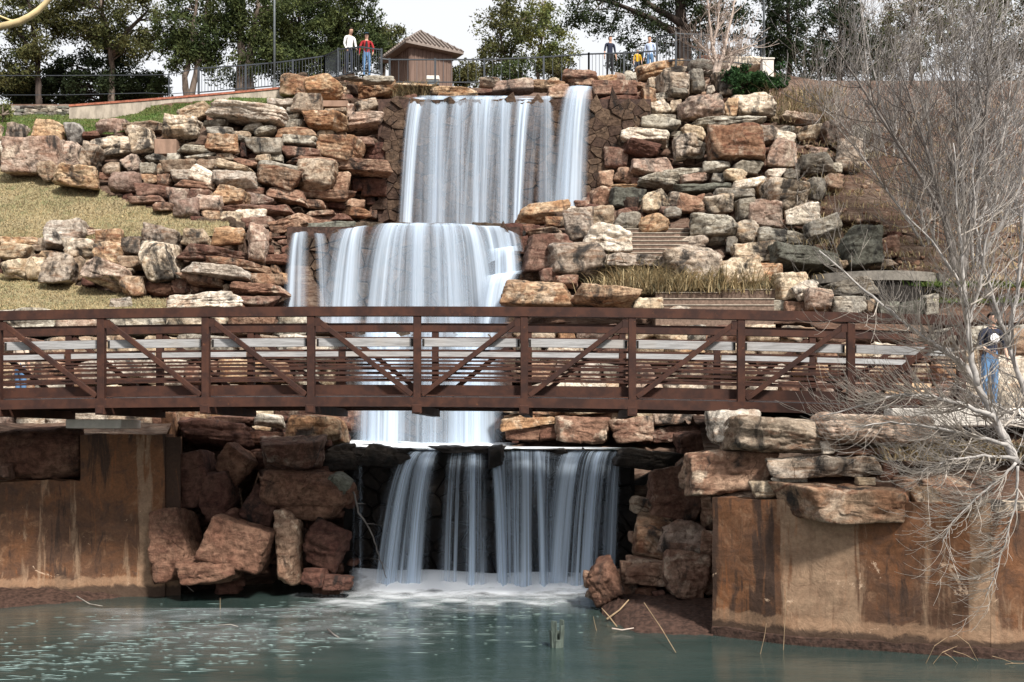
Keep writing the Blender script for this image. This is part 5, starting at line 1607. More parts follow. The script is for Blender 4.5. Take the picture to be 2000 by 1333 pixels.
# ------------------------------------------------------------------ people
def flat(name, col, rough=0.8): return mat_simple(name, col, rough, 12, 0.12, 0.15)
SKIN = flat("skin", (0.52, 0.32, 0.235), 0.6); HAIRD = flat("dark_hair", (0.03, 0.022, 0.018)); SHOE = flat("dark_shoe", (0.04, 0.038, 0.036)); WSHOE = flat("white_shoe", (0.7, 0.7, 0.7))
def person(label, loc, h, rz, shirt, pants, sleeve='long', lean=0.0, arms=None, hair=HAIRD, hat=None, shoe=SHOE, head_tilt=0.0, stride=0.0, print_=None, facing=1):
    """one continuous skinned body; local -y is the way the person faces"""
    k = h / 1.75
    arms = arms or {'l': ((-0.24, 0.0, 1.16), (-0.27, -0.05, 0.90)), 'r': ((0.24, 0.0, 1.16), (0.27, -0.05, 0.90))}
    J = []; E = []; Rd = []; Tg = []
    def jv(p, r, tg, par=None):
        J.append(tuple(x * k for x in p)); Rd.append(r * k if not isinstance(r, tuple) else (r[0] * k, r[1] * k)); Tg.append(tg)
        if par is not None: E.append((par, len(J) - 1))
        return len(J) - 1
    ly = lambda z: -lean * max(0, z - 0.95)
    pel = jv((0, 0, 0.95), (0.155, 0.115), 'p'); wst = jv((0, ly(1.1), 1.10), (0.145, 0.105), 's', pel); ch = jv((0, ly(1.3), 1.30), (0.175, 0.12), 's', wst)
    sh = jv((0, ly(1.43), 1.43), (0.12, 0.085), 's', ch); nk = jv((0, ly(1.5) - 0.01, 1.51), 0.052, 'k', sh)
    hd0 = jv((0, ly(1.58) - 0.03 - head_tilt * 0.4, 1.585), (0.075, 0.085), 'k', nk); hd = jv((0, ly(1.66) - 0.03 - head_tilt, 1.665), (0.082, 0.098), 'k', hd0); jv((0, ly(1.72) - 0.02 - head_tilt, 1.725), (0.058, 0.068), 'k', hd)
    fk = 'k' if sleeve == 'short' else 's'
    for s_, q in ((-1, 'l'), (1, 'r')):
        el, wr = arms[q]
        a0 = jv((s_ * 0.185, ly(1.4), 1.405), 0.062, 's', sh); a1 = jv((el[0], el[1] + ly(el[2]), el[2]), 0.045, 's', a0)
        a2 = jv((wr[0], wr[1] + ly(wr[2]), wr[2]), 0.030, fk, a1)
        dv = Vector(wr) - Vector(el); dv.normalize()
        pa = Vector((wr[0], wr[1] + ly(wr[2]), wr[2])); sd = dv.cross(Vector((s_, 0, 0.2))); 
        if sd.length < .1: sd = Vector((0, 1, 0))
        sd.normalize()
        pm = jv(tuple(pa + dv * 0.07), (0.036, 0.02), 'k', a2)
        for fi, (o_, ln) in enumerate(((-0.028, .075), (-0.010, .09), (0.009, .085), (0.027, .068))):
            b1 = jv(tuple(pa + dv * 0.115 + sd * o_), 0.0095, 'k', pm); jv(tuple(pa + dv * (0.115 + ln * 0.8) + sd * o_ + Vector((-s_ * 0.018, -0.012, 0))), 0.008, 'k', b1)
        t1 = jv(tuple(pa + dv * 0.05 - sd * 0.05), 0.011, 'k', pm); jv(tuple(pa + dv * 0.09 - sd * 0.068), 0.009, 'k', t1)
        st = stride * s_
        l0 = jv((s_ * 0.095, 0, 0.86), 0.088, 'p', pel); l1 = jv((s_ * 0.105, -st * 0.5 - 0.01, 0.49), 0.060, 'p', l0); l2 = jv((s_ * 0.11, -st + 0.01, 0.10), 0.042, 'p', l1)
        l3 = jv((s_ * 0.11, -st - 0.02, 0.045), 0.042, 'f', l2); jv((s_ * 0.125, -st - 0.16, 0.035), 0.034, 'f', l3)
    me = bpy.data.meshes.new("body"); me.from_pydata(J, E, [])
    ob = bpy.data.objects.new("body_cage", me); COL.objects.link(ob)
    md = ob.modifiers.new("skin", 'SKIN'); md.branch_smoothing = 0.4; md.use_smooth_shade = True
    for i, sv in enumerate(me.skin_vertices[0].data):
        r = Rd[i]; sv.radius = r if isinstance(r, tuple) else (r, r); sv.use_root = (i == 0)
    ob.modifiers.new("sub", 'SUBSURF').levels = 1
    bpy.context.view_layer.update(); dg = bpy.context.evaluated_depsgraph_get()
    nm = bpy.data.meshes.new_from_object(ob.evaluated_get(dg)); bpy.data.objects.remove(ob)
    nm.name = "body"
    V = np.empty(len(nm.vertices) * 3); nm.vertices.foreach_get("co", V); V = V.reshape(-1, 3)
    # a face: nose and brow on the front of the head
    Hc = np.array(J[hd]); dlt = V - (Hc + np.array([0, -0.095 * k, -0.012 * k])); g = np.exp(-(dlt ** 2).sum(1) / (0.022 * k) ** 2); V[:, 1] -= g * 0.022 * k
    nm.vertices.foreach_set("co", V.ravel())
    Ja = np.array(J); mats = {'s': 0, 'p': 1, 'k': 2, 'f': 3}
    A_ = np.array([J[a] for a, b in E]); B_ = np.array([J[b] for a, b in E]); 
    nf = len(nm.polygons); cen = np.empty(nf * 3); nm.polygons.foreach_get("center", cen); cen = cen.reshape(-1, 3)
    d_ = B_ - A_; tt = np.clip(((cen[:, None] - A_) * d_).sum(2) / (d_ ** 2).sum(1), 0, 1)
    dist = np.linalg.norm(cen[:, None] - (A_ + tt[..., None] * d_), axis=2); bi = dist.argmin(1); tb = tt[np.arange(nf), bi]
    mi = [mats[Tg[E[b][1] if t > 0.35 else E[b][0]]] for b, t in zip(bi, tb)]
    e = empty("person", loc, rz); tag(e, label, "person")
    nm.materials.clear(); link("body", nm, [shirt, pants, SKIN, shoe], e)
    nm.polygons.foreach_set("material_index", mi); nm.polygons.foreach_set("use_smooth", [True] * nf); nm.update()
    def cap(nme, mat, r, zcut, off, ycut=None, brim=False):
        v, f = ICO[2]; pv = v * np.array(r) * k; keep = [fc for fc in f if all((pv[i][2] > zcut(pv[i]) * k) for i in fc)]
        v2 = pv + np.array(Hc) + np.array(off) * k; mesh = mesh_np(nme, v2, keep, True)
        o = link(nme, mesh, mat, e); sl = o.modifiers.new("th", 'SOLIDIFY'); sl.thickness = 0.008; return o
    cap("hair", hair, (0.093, 0.112, 0.108), lambda p: 0.035 if p[1] < 0 else (-0.06 if p[1] > 0.03 * k else 0.0), (0, 0.01, 0.0))
    if hat: cap("cap", hat, (0.100, 0.118, 0.112), lambda p: 0.04, (0, 0.006, 0.01)); mb = MB(); mb.box((0, -0.12 * k, 0.05 * k), (0.15 * k, 0.12 * k, 0.012)); mb.build("cap_brim", hat, e, Hc, False, 0.004)
    if print_: 
        v, f = ICO[2]; q = v * np.array([0.10, 0.012, 0.085]) * k; mesh = mesh_np("shirt_print", q + np.array([0, (0.125 if facing < 0 else -0.125) * k + ly(1.3) * k, 1.28 * k]), f, True); link("shirt_print", mesh, print_, e)
    for s_ in (-1, 1):
        mb = MB(); mb.box((0, 0, 0), (0.022 * k, 0.006, 0.010 * k)); mb.build("eye", HAIRD, e, (Hc[0] + s_ * 0.030 * k, Hc[1] - 0.094 * k, Hc[2] + 0.010 * k))
    return e
WHITE = flat("white_cotton", (0.78, 0.78, 0.80)); JEAN_D = flat("dark_denim", (0.022, 0.028, 0.045)); JEAN = flat("blue_denim", (0.10, 0.20, 0.36)); RED = flat("red_cloth", (0.30, 0.02, 0.025)); BLACK = flat("black_cloth", (0.018, 0.018, 0.02))
BLUE = flat("pale_blue_cloth", (0.50, 0.60, 0.80)); GOLD = flat("yellow_cloth", (0.62, 0.36, 0.02)); NAVY = flat("navy_cloth", (0.018, 0.022, 0.042)); CAPB = flat("blue_cap", (0.05, 0.12, 0.20)); TAN = flat("tan_cloth", (0.55, 0.45, 0.36))
def stand(px, feet, d): return P(px, feet, d)
person("person in a white long-sleeved shirt and dark trousers leaning at the left lookout railing", stand(682, 146, 40.6), 1.70, math.radians(35), WHITE, JEAN_D, 'long', 0.16, {'l': ((-0.24, -0.02, 1.15), (-0.22, -0.16, 0.95)), 'r': ((0.24, -0.04, 1.15), (0.2, -0.22, 0.98))}, head_tilt=0.04)
p2 = person("person in a red checked jacket, jeans and blue cap at the left lookout railing", stand(716, 151, 40.4), 1.62, math.radians(8), RED, JEAN, 'long', 0.05, {'l': ((-0.27, -0.04, 1.15), (-0.30, -0.06, 0.92)), 'r': ((0.28, -0.05, 1.16), (0.26, -0.15, 0.98))}, hat=CAPB)
v, f = ICO[2]; link("open_shirt_front", mesh_np("open_shirt_front", v * np.array([0.05, 0.03, 0.20]) + np.array([0.0, -0.115, 1.13]), f, True), BLACK, p2)
person("person in dark clothes standing behind the crest railing right of the top waterfall", stand(1191, 152, 41.6), 1.58, math.radians(20), NAVY, BLACK, 'short', 0.05)
person("person in a pale blue top and jeans behind the crest railing beside the right lookout", stand(1270, 152, 41.2), 1.55, math.radians(-25), BLUE, JEAN, 'long', 0.10)
person("child in a yellow top behind the crest railing beside the person in pale blue", stand(1245, 152, 41.0), 1.05, math.radians(10), GOLD, JEAN_D, 'short', 0.05)
person("person in a dark shirt with white print and jeans at the right bridge end", stand(1933, 797, 18.9), 1.66, math.radians(12), NAVY, JEAN, 'short', 0.08, {'l': ((-0.27, -0.05, 1.15), (-0.16, -0.20, 1.02)), 'r': ((0.28, -0.03, 1.15), (0.24, -0.15, 0.98))}, shoe=WSHOE, print_=WHITE)
person("person in blue jeans half hidden behind the left end of the footbridge", stand(40, 800, 23.0), 1.62, math.radians(150), TAN, JEAN, 'short', 0.05)
# ------------------------------------------------------------------ trees on the crest
def branch_pts(p, d, L, n, rnd, wob=0.25, up=0.0):
    pts = [Vector(p)]; d = Vector(d).normalized()
    for i in range(n):
        d = (d + Vector((rnd.uniform(-1, 1), rnd.uniform(-1, 1), rnd.uniform(-1, 1))) * wob + Vector((0, 0, up))).normalized()
        pts.append(pts[-1] + d * (L / n))
    return pts
def leaf_cloud(centers, rad, per, size, seed, flat=0.0, squash=0.75):
    rr = np.random.RandomState(seed); C = np.repeat(np.array(centers), per, 0); n = len(C)
    R_ = np.repeat(np.array(rad), per)
    g = rr.randn(n, 3); g /= np.linalg.norm(g, axis=1)[:, None]; g *= (rr.rand(n, 1) ** 0.45); g[:, 2] *= squash
    p = C + g * R_[:, None]
    a = rr.randn(n, 3); a /= np.linalg.norm(a, axis=1)[:, None]; b = np.cross(a, rr.randn(n, 3)); b /= np.linalg.norm(b, axis=1)[:, None]
    s = size * (0.55 + 0.9 * rr.rand(n, 1)); 
    v = np.stack([p - a * s, p + b * s * 0.42, p + a * s * 1.1, p - b * s * 0.42], 1).reshape(-1, 3)
    return v, np.arange(n * 4).reshape(-1, 4)
def tree(name, label, base, crown, trunk_paths, mat, bark, nclump, per, size, seed, group="trees on the crest", clump=0.55, trunk_r=0.14, hollow=0.35, squash=0.75):
    """base (px,row,d); crown = list of (px,row,rx_px,ry_px); trunk_paths = lists of (px,row)"""
    rnd = random.Random(seed); d = base[2]; B_ = P(*base)
    e = empty(name, B_); tag(e, label, "tree", group); S = d / F
    mb = MB(); tips = []
    for ti, tp in enumerate(trunk_paths):
        pts = [P(x, y, d + rnd.uniform(-.3, .3) * (i > 0)) for i, (x, y) in enumerate(tp)]
        fine = []
        for a, b in zip(pts[:-1], pts[1:]):
            for k in range(4): fine.append(a.lerp(b, k / 4) + Vector((rnd.uniform(-.03, .03), rnd.uniform(-.03, .03), 0)))
        fine.append(pts[-1]); n = len(fine)
        mb.tube(fine, [trunk_r * (0.38 if ti and trunk_r > 0.3 else 1.0) * (1 - 0.7 * i / (n - 1)) * rnd.uniform(.92, 1.08) for i in range(n)], 8); tips += fine[n // 3:]
    sub(e, mb.build("trunk", bark, None, None, True))
    cs = []; rad = []; lm = MB()
    for (cx, cy, rx, ry) in crown:
        w = rx * ry; tot = sum(q[2] * q[3] for q in crown); m = max(3, int(nclump * w / tot))
        for k in range(m):
            u = Vector((rnd.gauss(0, 1), rnd.gauss(0, 1), rnd.gauss(0, 1))); u.normalize(); r = (hollow + (1 - hollow) * rnd.random() ** 0.6) * rnd.uniform(0.85, 1.12)
            c = P(cx, cy, d) + Vector((u.x * rx * S * r, u.y * 0.9 * rx * S * r, u.z * ry * S * r)); cs.append(tuple(c)); rad.append(clump * rnd.uniform(0.5, 1.25))
            t = min(tips, key=lambda q: (q - c).length + (2.0 if q.z > c.z else 0)) if tips else None
            if t is not None and k % 2 == 0:
                mid = t.lerp(c, 0.5) + Vector((rnd.uniform(-.2, .2), rnd.uniform(-.2, .2), rnd.uniform(-.1, .25)))
                lm.tube([t, mid, c], [0.035, 0.022, 0.008], 4)
    if lm.v: sub(e, lm.build("limbs", bark, None))
    v, f = leaf_cloud(cs, rad, per, size, seed, squash=squash)
    sub(e, link("crown", mesh_np("crown", v, f), mat)); return e
tree("oak_tree", "olive-leaved tree at the far left edge above the walk", (75, 205, 45), [(20, 10, 95, 95), (70, 60, 60, 70), (20, 140, 45, 50)], [[(76, 215), (75, 150), (70, 90), (60, 20), (40, -60)], [(74, 120), (40, 70), (10, 40)]], M['oak'], M['bark_d'], 97, 150, 0.068, 1)
tree("oak_tree", "broad olive tree with a thin reddish trunk at the upper left", (218, 200, 45.5), [(210, 20, 120, 75), (150, 30, 60, 60), (270, 60, 55, 60), (230, 85, 70, 30)], [[(217, 205), (219, 150), (216, 90), (200, 20), (190, -60)], [(218, 110), (250, 60), (290, 20)]], M['oak'], M['bark'], 126, 150, 0.068, 2)
tree("evergreen_shrub", "low dark dome-shaped evergreen below the broad olive tree", (200, 205, 47), [(195, 160, 108, 62), (120, 175, 45, 40), (260, 175, 55, 38)], [[(200, 215), (198, 160)]], M['cedar_d'], M['bark_d'], 149, 165, 0.068, 3, clump=0.5, hollow=0.5)
tree("evergreen_shrub", "dark low evergreen under the olive tree at the far left edge", (30, 205, 47), [(25, 170, 60, 40), (60, 185, 40, 25)], [[(30, 215), (28, 170)]], M['cedar_d'], M['bark_d'], 60, 140, 0.07, 33, clump=0.45)
tree("cedar_tree", "shaggy cedar with two pale leaning trunks left of the cedar clump", (370, 195, 44.5), [(385, 40, 70, 85), (350, 90, 40, 55), (410, 110, 40, 40)], [[(364, 196), (362, 150), (372, 90), (385, 0), (390, -60)], [(372, 196), (386, 130), (398, 60), (405, 0)]], M['cedar'], M['bark'], 109, 150, 0.068, 4)
tree("cedar_tree", "cedar with two bare twisted trunks beside the slim lamp pole", (475, 180, 44), [(500, 20, 60, 70), (455, 60, 30, 50), (520, 90, 40, 50), (480, 140, 40, 25)], [[(470, 185), (474, 120), (470, 60), (474, 0), (480, -60)], [(482, 185), (490, 110), (496, 60), (505, 0)]], M['cedar'], M['bark'], 92, 150, 0.068, 5, trunk_r=0.24)
tree("cedar_tree", "dense green cedar behind the railing left of the white-shirted person", (585, 165, 46), [(585, 30, 70, 90), (560, 110, 55, 50), (610, 120, 40, 40)], [[(585, 175), (585, 80), (585, -40)]], M['cedar'], M['bark_d'], 138, 157, 0.068, 6)
tree("cedar_tree", "dense green cedar behind the two people at the left lookout", (675, 165, 47), [(675, 40, 65, 95), (650, 110, 50, 40), (715, 95, 35, 50)], [[(675, 175), (675, 80), (675, -40)]], M['cedar'], M['bark_d'], 143, 157, 0.068, 7)
tree("oak_tree", "thin loose-leaved tree between the cedars and the hut roof", (750, 165, 48), [(752, 95, 34, 42), (770, 75, 20, 24)], [[(748, 175), (750, 120), (758, 60)]], M['oak'], M['bark'], 46, 90, 0.064, 8, clump=0.4)
tree("oak_tree", "airy tree with grey-green leaves standing against the sky behind the railing", (985, 165, 51), [(985, 75, 55, 75), (960, 120, 40, 40), (1000, 20, 30, 40)], [[(985, 180), (988, 120), (975, 60), (985, 0)], [(988, 130), (1010, 80), (1015, 40)]], M['oak'], M['bark'], 86, 90, 0.072, 9, clump=0.45, trunk_r=0.09)
tree("oak_tree", "airy tree with yellow-green leaves standing against the sky behind the railing", (1055, 165, 52), [(1060, 70, 55, 78), (1085, 110, 45, 40), (1050, 20, 30, 35)], [[(1052, 180), (1050, 120), (1062, 60), (1060, 0)], [(1051, 130), (1080, 90), (1095, 60)]], M['light'], M['bark'], 92, 90, 0.072, 10, clump=0.45, trunk_r=0.09)
for i, (x, w, y, lab) in enumerate(((910, 30, 150, "small leafy bush behind the railing just right of the hut"), (1010, 50, 145, "leafy bush behind the railing under the airy grey-green tree"), (1095, 45, 145, "leafy bush behind the railing under the airy yellow-green tree"), (1235, 50, 130, "leafy bush behind the crest railing beside the dark-clothed person"))):
    tree("bush", lab, (x, 172, 47), [(x, y, w, 26)], [[(x, 178), (x, 150)]], M['cedar'] if i % 2 else M['oak'], M['bark_d'], 29, 90, 0.064, 20 + i, "bushes behind the railing", clump=0.4, trunk_r=0.04)
tree("cedar_tree", "dark spreading tree with a thick gnarled trunk above the right lookout", (1335, 150, 46), [(1200, 20, 95, 45), (1270, 75, 60, 35), (1380, 20, 90, 60), (1300, -30, 120, 50), (1400, 90, 60, 40)], [[(1340, 160), (1335, 90), (1330, 30), (1325, -60)], [(1335, 80), (1280, 40), (1210, 10), (1150, -5)], [(1335, 50), (1270, 10), (1230, -20)], [(1335, 60), (1390, 20), (1430, -20)]], M['cedar_d'], M['bark_d'], 149, 112, 0.068, 11, trunk_r=0.42, clump=0.5)
tree("cedar_tree", "dark cedar with a straight black trunk right of the slim grey pole", (1540, 160, 47), [(1535, 40, 60, 110), (1510, 100, 30, 50), (1570, 110, 40, 50)], [[(1541, 170), (1542, 90), (1540, 0), (1540, -60)]], M['cedar_d'], M['bark_d'], 109, 120, 0.068, 12)
tree("cedar_tree", "dark cedar behind the bare thicket at the upper right", (1640, 160, 50), [(1640, 60, 60, 100), (1610, 120, 40, 40), (1690, 110, 50, 45)], [[(1640, 180), (1642, 90), (1640, -40)]], M['cedar_d'], M['bark_d'], 109, 120, 0.072, 13)
tree("oak_tree", "olive tree behind the bare thicket at the upper right", (1780, 165, 54), [(1780, 60, 90, 100), (1720, 110, 50, 50)], [[(1780, 185), (1780, 90), (1785, -40)]], M['oak'], M['bark_d'], 114, 120, 0.072, 14)
tree("oak_tree", "olive tree behind the bare thicket at the right edge", (1930, 170, 55), [(1930, 50, 90, 110), (1990, 120, 60, 60)], [[(1930, 190), (1930, 90), (1935, -40)]], M['oak'], M['bark_d'], 126, 120, 0.072, 15)
tree("cedar_tree", "dark cedar at the far right edge behind the olive tree", (2060, 170, 52), [(2060, 60, 80, 120)], [[(2060, 190), (2060, -40)]], M['cedar_d'], M['bark_d'], 92, 120, 0.072, 16)
tree("bush", "small loose shrub behind the pipe railing beside the dome-shaped evergreen", (315, 190, 46), [(312, 165, 20, 26)], [[(314, 195), (312, 160)]], M['cedar'], M['bark_d'], 18, 75, 0.064, 30, "bushes behind the railing", clump=0.3, trunk_r=0.03)
tree("bush", "pale green sprig bush at the left edge beside the dry-stack wall", (5, 245, 37.4), [(5, 225, 18, 22)], [[(5, 250), (5, 225)]], M['light'], M['bark'], 16, 75, 0.040, 31, "bushes behind the railing", clump=0.25, trunk_r=0.02)
# spreading juniper on the crest
jb = empty("juniper_shrub", P(1475, 185, 36.4)); tag(jb, "bright green spreading juniper on the rocks beside the dead tree", "shrub")
rnd = random.Random(3); cs = []; rad = []; jm = MB()
for k in range(60):
    x = rnd.gauss(1470, 30); y = rnd.gauss(160, 13); c = P(x, y, 36.3 + rnd.uniform(-.5, .5)); cs.append(tuple(c)); rad.append(0.20); jm.tube([P(1470, 182, 36.5), P((1470 + x) / 2, (182 + y) / 2 - 3, 36.3), c], [0.03, 0.02, 0.006], 4)
for k in range(22):
    x = rnd.uniform(1490, 1535); c = P(x, 160 + rnd.uniform(-4, 6), 36.3); cs.append(tuple(c)); rad.append(0.16)
v, f = leaf_cloud(cs, rad, 110, 0.06, 9, squash=0.7); sub(jb, link("foliage", mesh_np("foliage", v, f), M['juniper'])); sub(jb, jm.build("stems", M['bark_d'], None))

# ------------------------------------------------------------------ bare shrubs and small trees
class Bare:
    def __init__(s, seed, rmin=0.0028): s.rmin = rmin; s.r = random.Random(seed); s.mb = MB(); s.tw = MB()
    def twig(s, p, d, L, r, lvl, bend, wob, kids, n=7):
        """one curved shoot; bend pulls its tip (world vector)"""
        d = Vector(d).normalized(); pts = [Vector(p)]; q = s.r
        for i in range(n):
            d = (d + Vector((q.uniform(-1, 1), q.uniform(-1, 1), q.uniform(-1, 1))) * wob + bend / n).normalized(); pts.append(pts[-1] + d * L / n)
        rad = [max(s.rmin, r * (1 - 0.80 * i / n)) for i in range(n + 1)]
        (s.mb if r > 0.02 else s.tw).tube(pts, rad, 6 if r > 0.02 else 3, r > 0.02)
        if lvl > 0:
            for k in range(kids):
                i = q.randint(1, n - 1); a = (pts[i + 1] - pts[i]).normalized()
                side = a.cross(Vector((q.uniform(-1, 1), q.uniform(-1, 1), q.uniform(-1, 1))))
                if side.length < 1e-3: continue
                side.normalize(); nd = (a * q.uniform(0.55, 1.0) + side * q.uniform(0.45, 0.9)).normalized()
                s.twig(pts[i], nd, L * q.uniform(0.35, 0.65), rad[i] * 0.62, lvl - 1, bend * 0.9, wob, max(2, kids - 1), max(4, n - 1))
    def limb(s, pix, d0, r0, r1, spawn, L, bend, dirs=None, lvl=1, wob=0.12, kids=3, d1=None, start=0.15):
        pts = []; m = len(pix)
        P0 = [P(x, y, d0 + (0 if d1 is None else (d1 - d0) * i / (m - 1))) for i, (x, y) in enumerate(pix)]
        for i in range(m - 1):
            for k in range(5): pts.append(P0[i].lerp(P0[i + 1], k / 5) + Vector((s.r.uniform(-1, 1), s.r.uniform(-1, 1), s.r.uniform(-1, 1))) * 0.012)
        pts.append(P0[-1]); n = len(pts); rad = [r0 + (r1 - r0) * i / (n - 1) for i in range(n)]
        s.mb.tube(pts, rad, 8)
        for k in range(spawn):
            t = s.r.uniform(start, 1.0); i = min(n - 2, int(t * (n - 1))); a = (pts[i + 1] - pts[i]).normalized(); rv = Vector((s.r.uniform(-1, 1), s.r.uniform(-1, 1), s.r.uniform(-1, 1))); rv.normalize()
            nd = a * 0.5 + rv * 0.85 + (dirs if dirs is not None else Vector((0, 0, 0)))
            s.twig(pts[i], nd, L * s.r.uniform(0.45, 1.15), min(rad[i] * 0.55, 0.016), lvl, bend, wob, kids)
    def done(s, name, label, base, mats, cat="shrub", group=None):
        e = empty(name, base); tag(e, label, cat, group)
        if s.mb.v: sub(e, s.mb.build("branches", mats[0], None, None, True))
        if s.tw.v: sub(e, s.tw.build("twigs", mats[1], None))
        return e
U3 = Vector
# dead tree on the crest rocks
b = Bare(1, 0.006)
for pix in ([(1395, 158), (1398, 120), (1390, 80), (1385, 30), (1380, -30)], [(1398, 150), (1412, 110), (1420, 70), (1432, 20), (1440, -30)], [(1396, 125), (1375, 95), (1350, 70)], [(1410, 118), (1440, 100), (1480, 85)], [(1400, 152), (1425, 135), (1430, 110)], [(1392, 90), (1402, 50), (1405, 0)]):
    b.limb(pix, 36.9, 0.085 if len(pix) > 4 else 0.05, 0.014, 26, 0.95, U3((0, 0, 0.5)), U3((0, 0, 0.2)), 1, 0.10, 3)
b.done("dead_tree", "leafless pale dead tree growing from the rocks by the right lookout", P(1396, 160, 36.9), (M['twig_w'], M['twig_w']), "tree")
# foreground tree whose trunk leans in from the lower right
b = Bare(2); d = 15.6
b.limb([(1985, 905), (1962, 855), (1940, 812), (1912, 760), (1885, 715), (1850, 690), (1800, 655), (1740, 610), (1680, 560), (1600, 490)], d, 0.066, 0.010, 74, 1.1, U3((-0.1, 0, 0.9)), U3((-0.25, 0, 0.0)), 2, 0.13, 3, 16.4)
b.limb([(1908, 755), (1896, 690), (1888, 600), (1878, 500), (1870, 400), (1862, 280)], d, 0.045, 0.008, 51, 1.0, U3((0, 0, 0.9)), U3((0, 0, 0.35)), 2, 0.12, 3)
b.limb([(1888, 600), (1868, 540), (1820, 470), (1770, 420)], d, 0.026, 0.006, 30, 0.8, U3((-.1, 0, 0.9)), U3((-0.1, 0, 0.3)), 1, 0.12, 3)
b.limb([(1890, 640), (1915, 560), (1925, 470), (1950, 380)], d, 0.024, 0.006, 27, 0.8, U3((0, 0, 0.9)), U3((0, 0, 0.3)), 1, 0.12, 3)
b.limb([(1942, 815), (1880, 790), (1820, 775), (1760, 770), (1690, 790), (1600, 815)], d - 0.2, 0.036, 0.007, 68, 0.95, U3((-0.3, 0, 1.0)), U3((-0.5, 0, -0.30)), 1, 0.13, 3)
b.limb([(1968, 870), (1900, 850), (1820, 835), (1740, 825), (1660, 835)], d - 0.4, 0.030, 0.006, 61, 0.9, U3((-0.35, 0, 1.0)), U3((-0.5, 0, -0.35)), 1, 0.13, 3)
b.limb([(1980, 895), (1920, 890), (1850, 900), (1790, 925)], d - 0.5, 0.028, 0.006, 61, 0.85, U3((-0.45, 0, 0.9)), U3((-0.35, -0.1, -0.55)), 1, 0.13, 3)
b.limb([(1985, 905), (1960, 930), (1905, 975), (1860, 1020), (1840, 1060)], d - 0.6, 0.022, 0.005, 57, 0.75, U3((-0.6, 0, 0.8)), U3((-0.35, -0.1, -0.6)), 1, 0.13, 3)
b.limb([(1988, 910), (1985, 980), (1965, 1050), (1945, 1120), (1925, 1165)], d - 0.7, 0.020, 0.005, 51, 0.7, U3((-0.8, 0, 0.6)), U3((-0.4, -0.1, -0.5)), 1, 0.13, 3)
b.done("bare_tree", "leafless pale tree leaning in from the lower right with drooping twigs over the wall", P(1985, 905, d), (M['twig_g'], M['twig']), "tree")
b = Bare(3)
b.limb([(2040, 900), (2000, 760), (1968, 670), (1945, 600), (1920, 520), (1905, 430), (1900, 330)], 16.2, 0.045, 0.008, 50, 1.0, U3((0, 0, 0.6)), U3((-0.1, 0, 0.35)), 2, 0.09, 3)
b.limb([(1968, 670), (1990, 560), (1995, 450), (2010, 330), (2010, 200)], 16.2, 0.035, 0.008, 36, 1.0, U3((0, 0, 0.7)), U3((-0.15, 0, 0.35)), 1, 0.09, 3)
b.limb([(2040, 880), (2010, 820), (1960, 800), (1900, 770), (1850, 745)], 16.4, 0.03, 0.007, 34, 0.9, U3((-0.3, 0, 0.3)), U3((-0.4, 0, 0.1)), 1, 0.09, 3)
b.done("bare_tree", "thin dark-stemmed leafless sapling rising at the right edge beside the leaning tree", P(2040, 900, 16.2), (M['twig_g'], M['twig_g']), "tree")
# tall thicket on the slope
GR = "bare multi-stemmed shrubs on the right slope"
specs = [(4, 1872, 535, [[(1872, 540), (1860, 470), (1840, 400), (1815, 310), (1780, 200), (1740, 80)], [(1876, 540), (1885, 440), (1880, 330), (1870, 200), (1860, 60)], [(1868, 540), (1845, 430), (1800, 350), (1740, 260), (1670, 150), (1610, 60)], [(1880, 540), (1900, 420), (1920, 300), (1930, 150), (1945, 20)]], "dark-trunked bare shrub with many stems on the right dirt slope", 27.3, 'twig_d'),
         (5, 1905, 520, [[(1905, 525), (1920, 420), (1950, 320), (1970, 200), (1985, 60)], [(1900, 525), (1895, 400), (1905, 280), (1890, 150), (1900, 10)], [(1908, 525), (1960, 430), (2010, 330), (2040, 200)]], "bare grey shrub right of the dark-trunked one on the slope", 28.5, 'twig_g'),
         (6, 1820, 500, [[(1820, 505), (1800, 420), (1770, 330), (1730, 230), (1700, 110), (1680, 0)], [(1822, 505), (1825, 400), (1820, 280), (1800, 150), (1790, 20)], [(1818, 505), (1780, 440), (1730, 370), (1680, 300), (1620, 230)]], "bare grey shrub left of the dark-trunked one, reaching over the stones", 30.0, 'twig_g'),
         (7, 1960, 470, [[(1960, 480), (1955, 380), (1965, 260), (1950, 120), (1960, 0)], [(1962, 480), (1990, 380), (2000, 250), (2010, 100)], [(1958, 480), (1930, 380), (1900, 270), (1870, 150)]], "bare grey shrub at the right edge high on the slope", 31.5, 'twig_g'),
         (8, 1740, 330, [[(1740, 335), (1720, 270), (1700, 190), (1690, 100), (1680, 0)], [(1742, 335), (1750, 240), (1745, 150), (1750, 40)], [(1738, 335), (1690, 290), (1640, 240), (1590, 200)], [(1744, 335), (1790, 260), (1820, 170), (1840, 60)]], "bare twiggy shrub at the top of the slope behind the stones", 35.0, 'twig_g'),
         (9, 1880, 330, [[(1880, 335), (1870, 250), (1850, 150), (1840, 40)], [(1884, 335), (1910, 240), (1920, 130), (1940, 30)], [(1886, 335), (1950, 260), (1990, 170), (2020, 60)]], "bare twiggy shrub at the top of the slope near the right edge", 37.0, 'twig_g')]
for sd, bx, by, limbs, lab, d, mt in specs:
    b = Bare(sd, d * 0.00019)
    for pix in limbs: b.limb(pix, d, 0.075 if sd == 4 else 0.045, 0.010, 50, 2.3, U3((0, 0, 0.8)), U3((0, 0, 0.30)), 2, 0.13, 2, d + b.r.uniform(-1, 1))
    b.done("bare_shrub", lab, P(bx, by, d), (M[mt], {4: M['twig_d'], 6: M['twig'], 9: M['twig']}.get(sd, M['twig_g'])), "shrub", GR)
b = Bare(12)
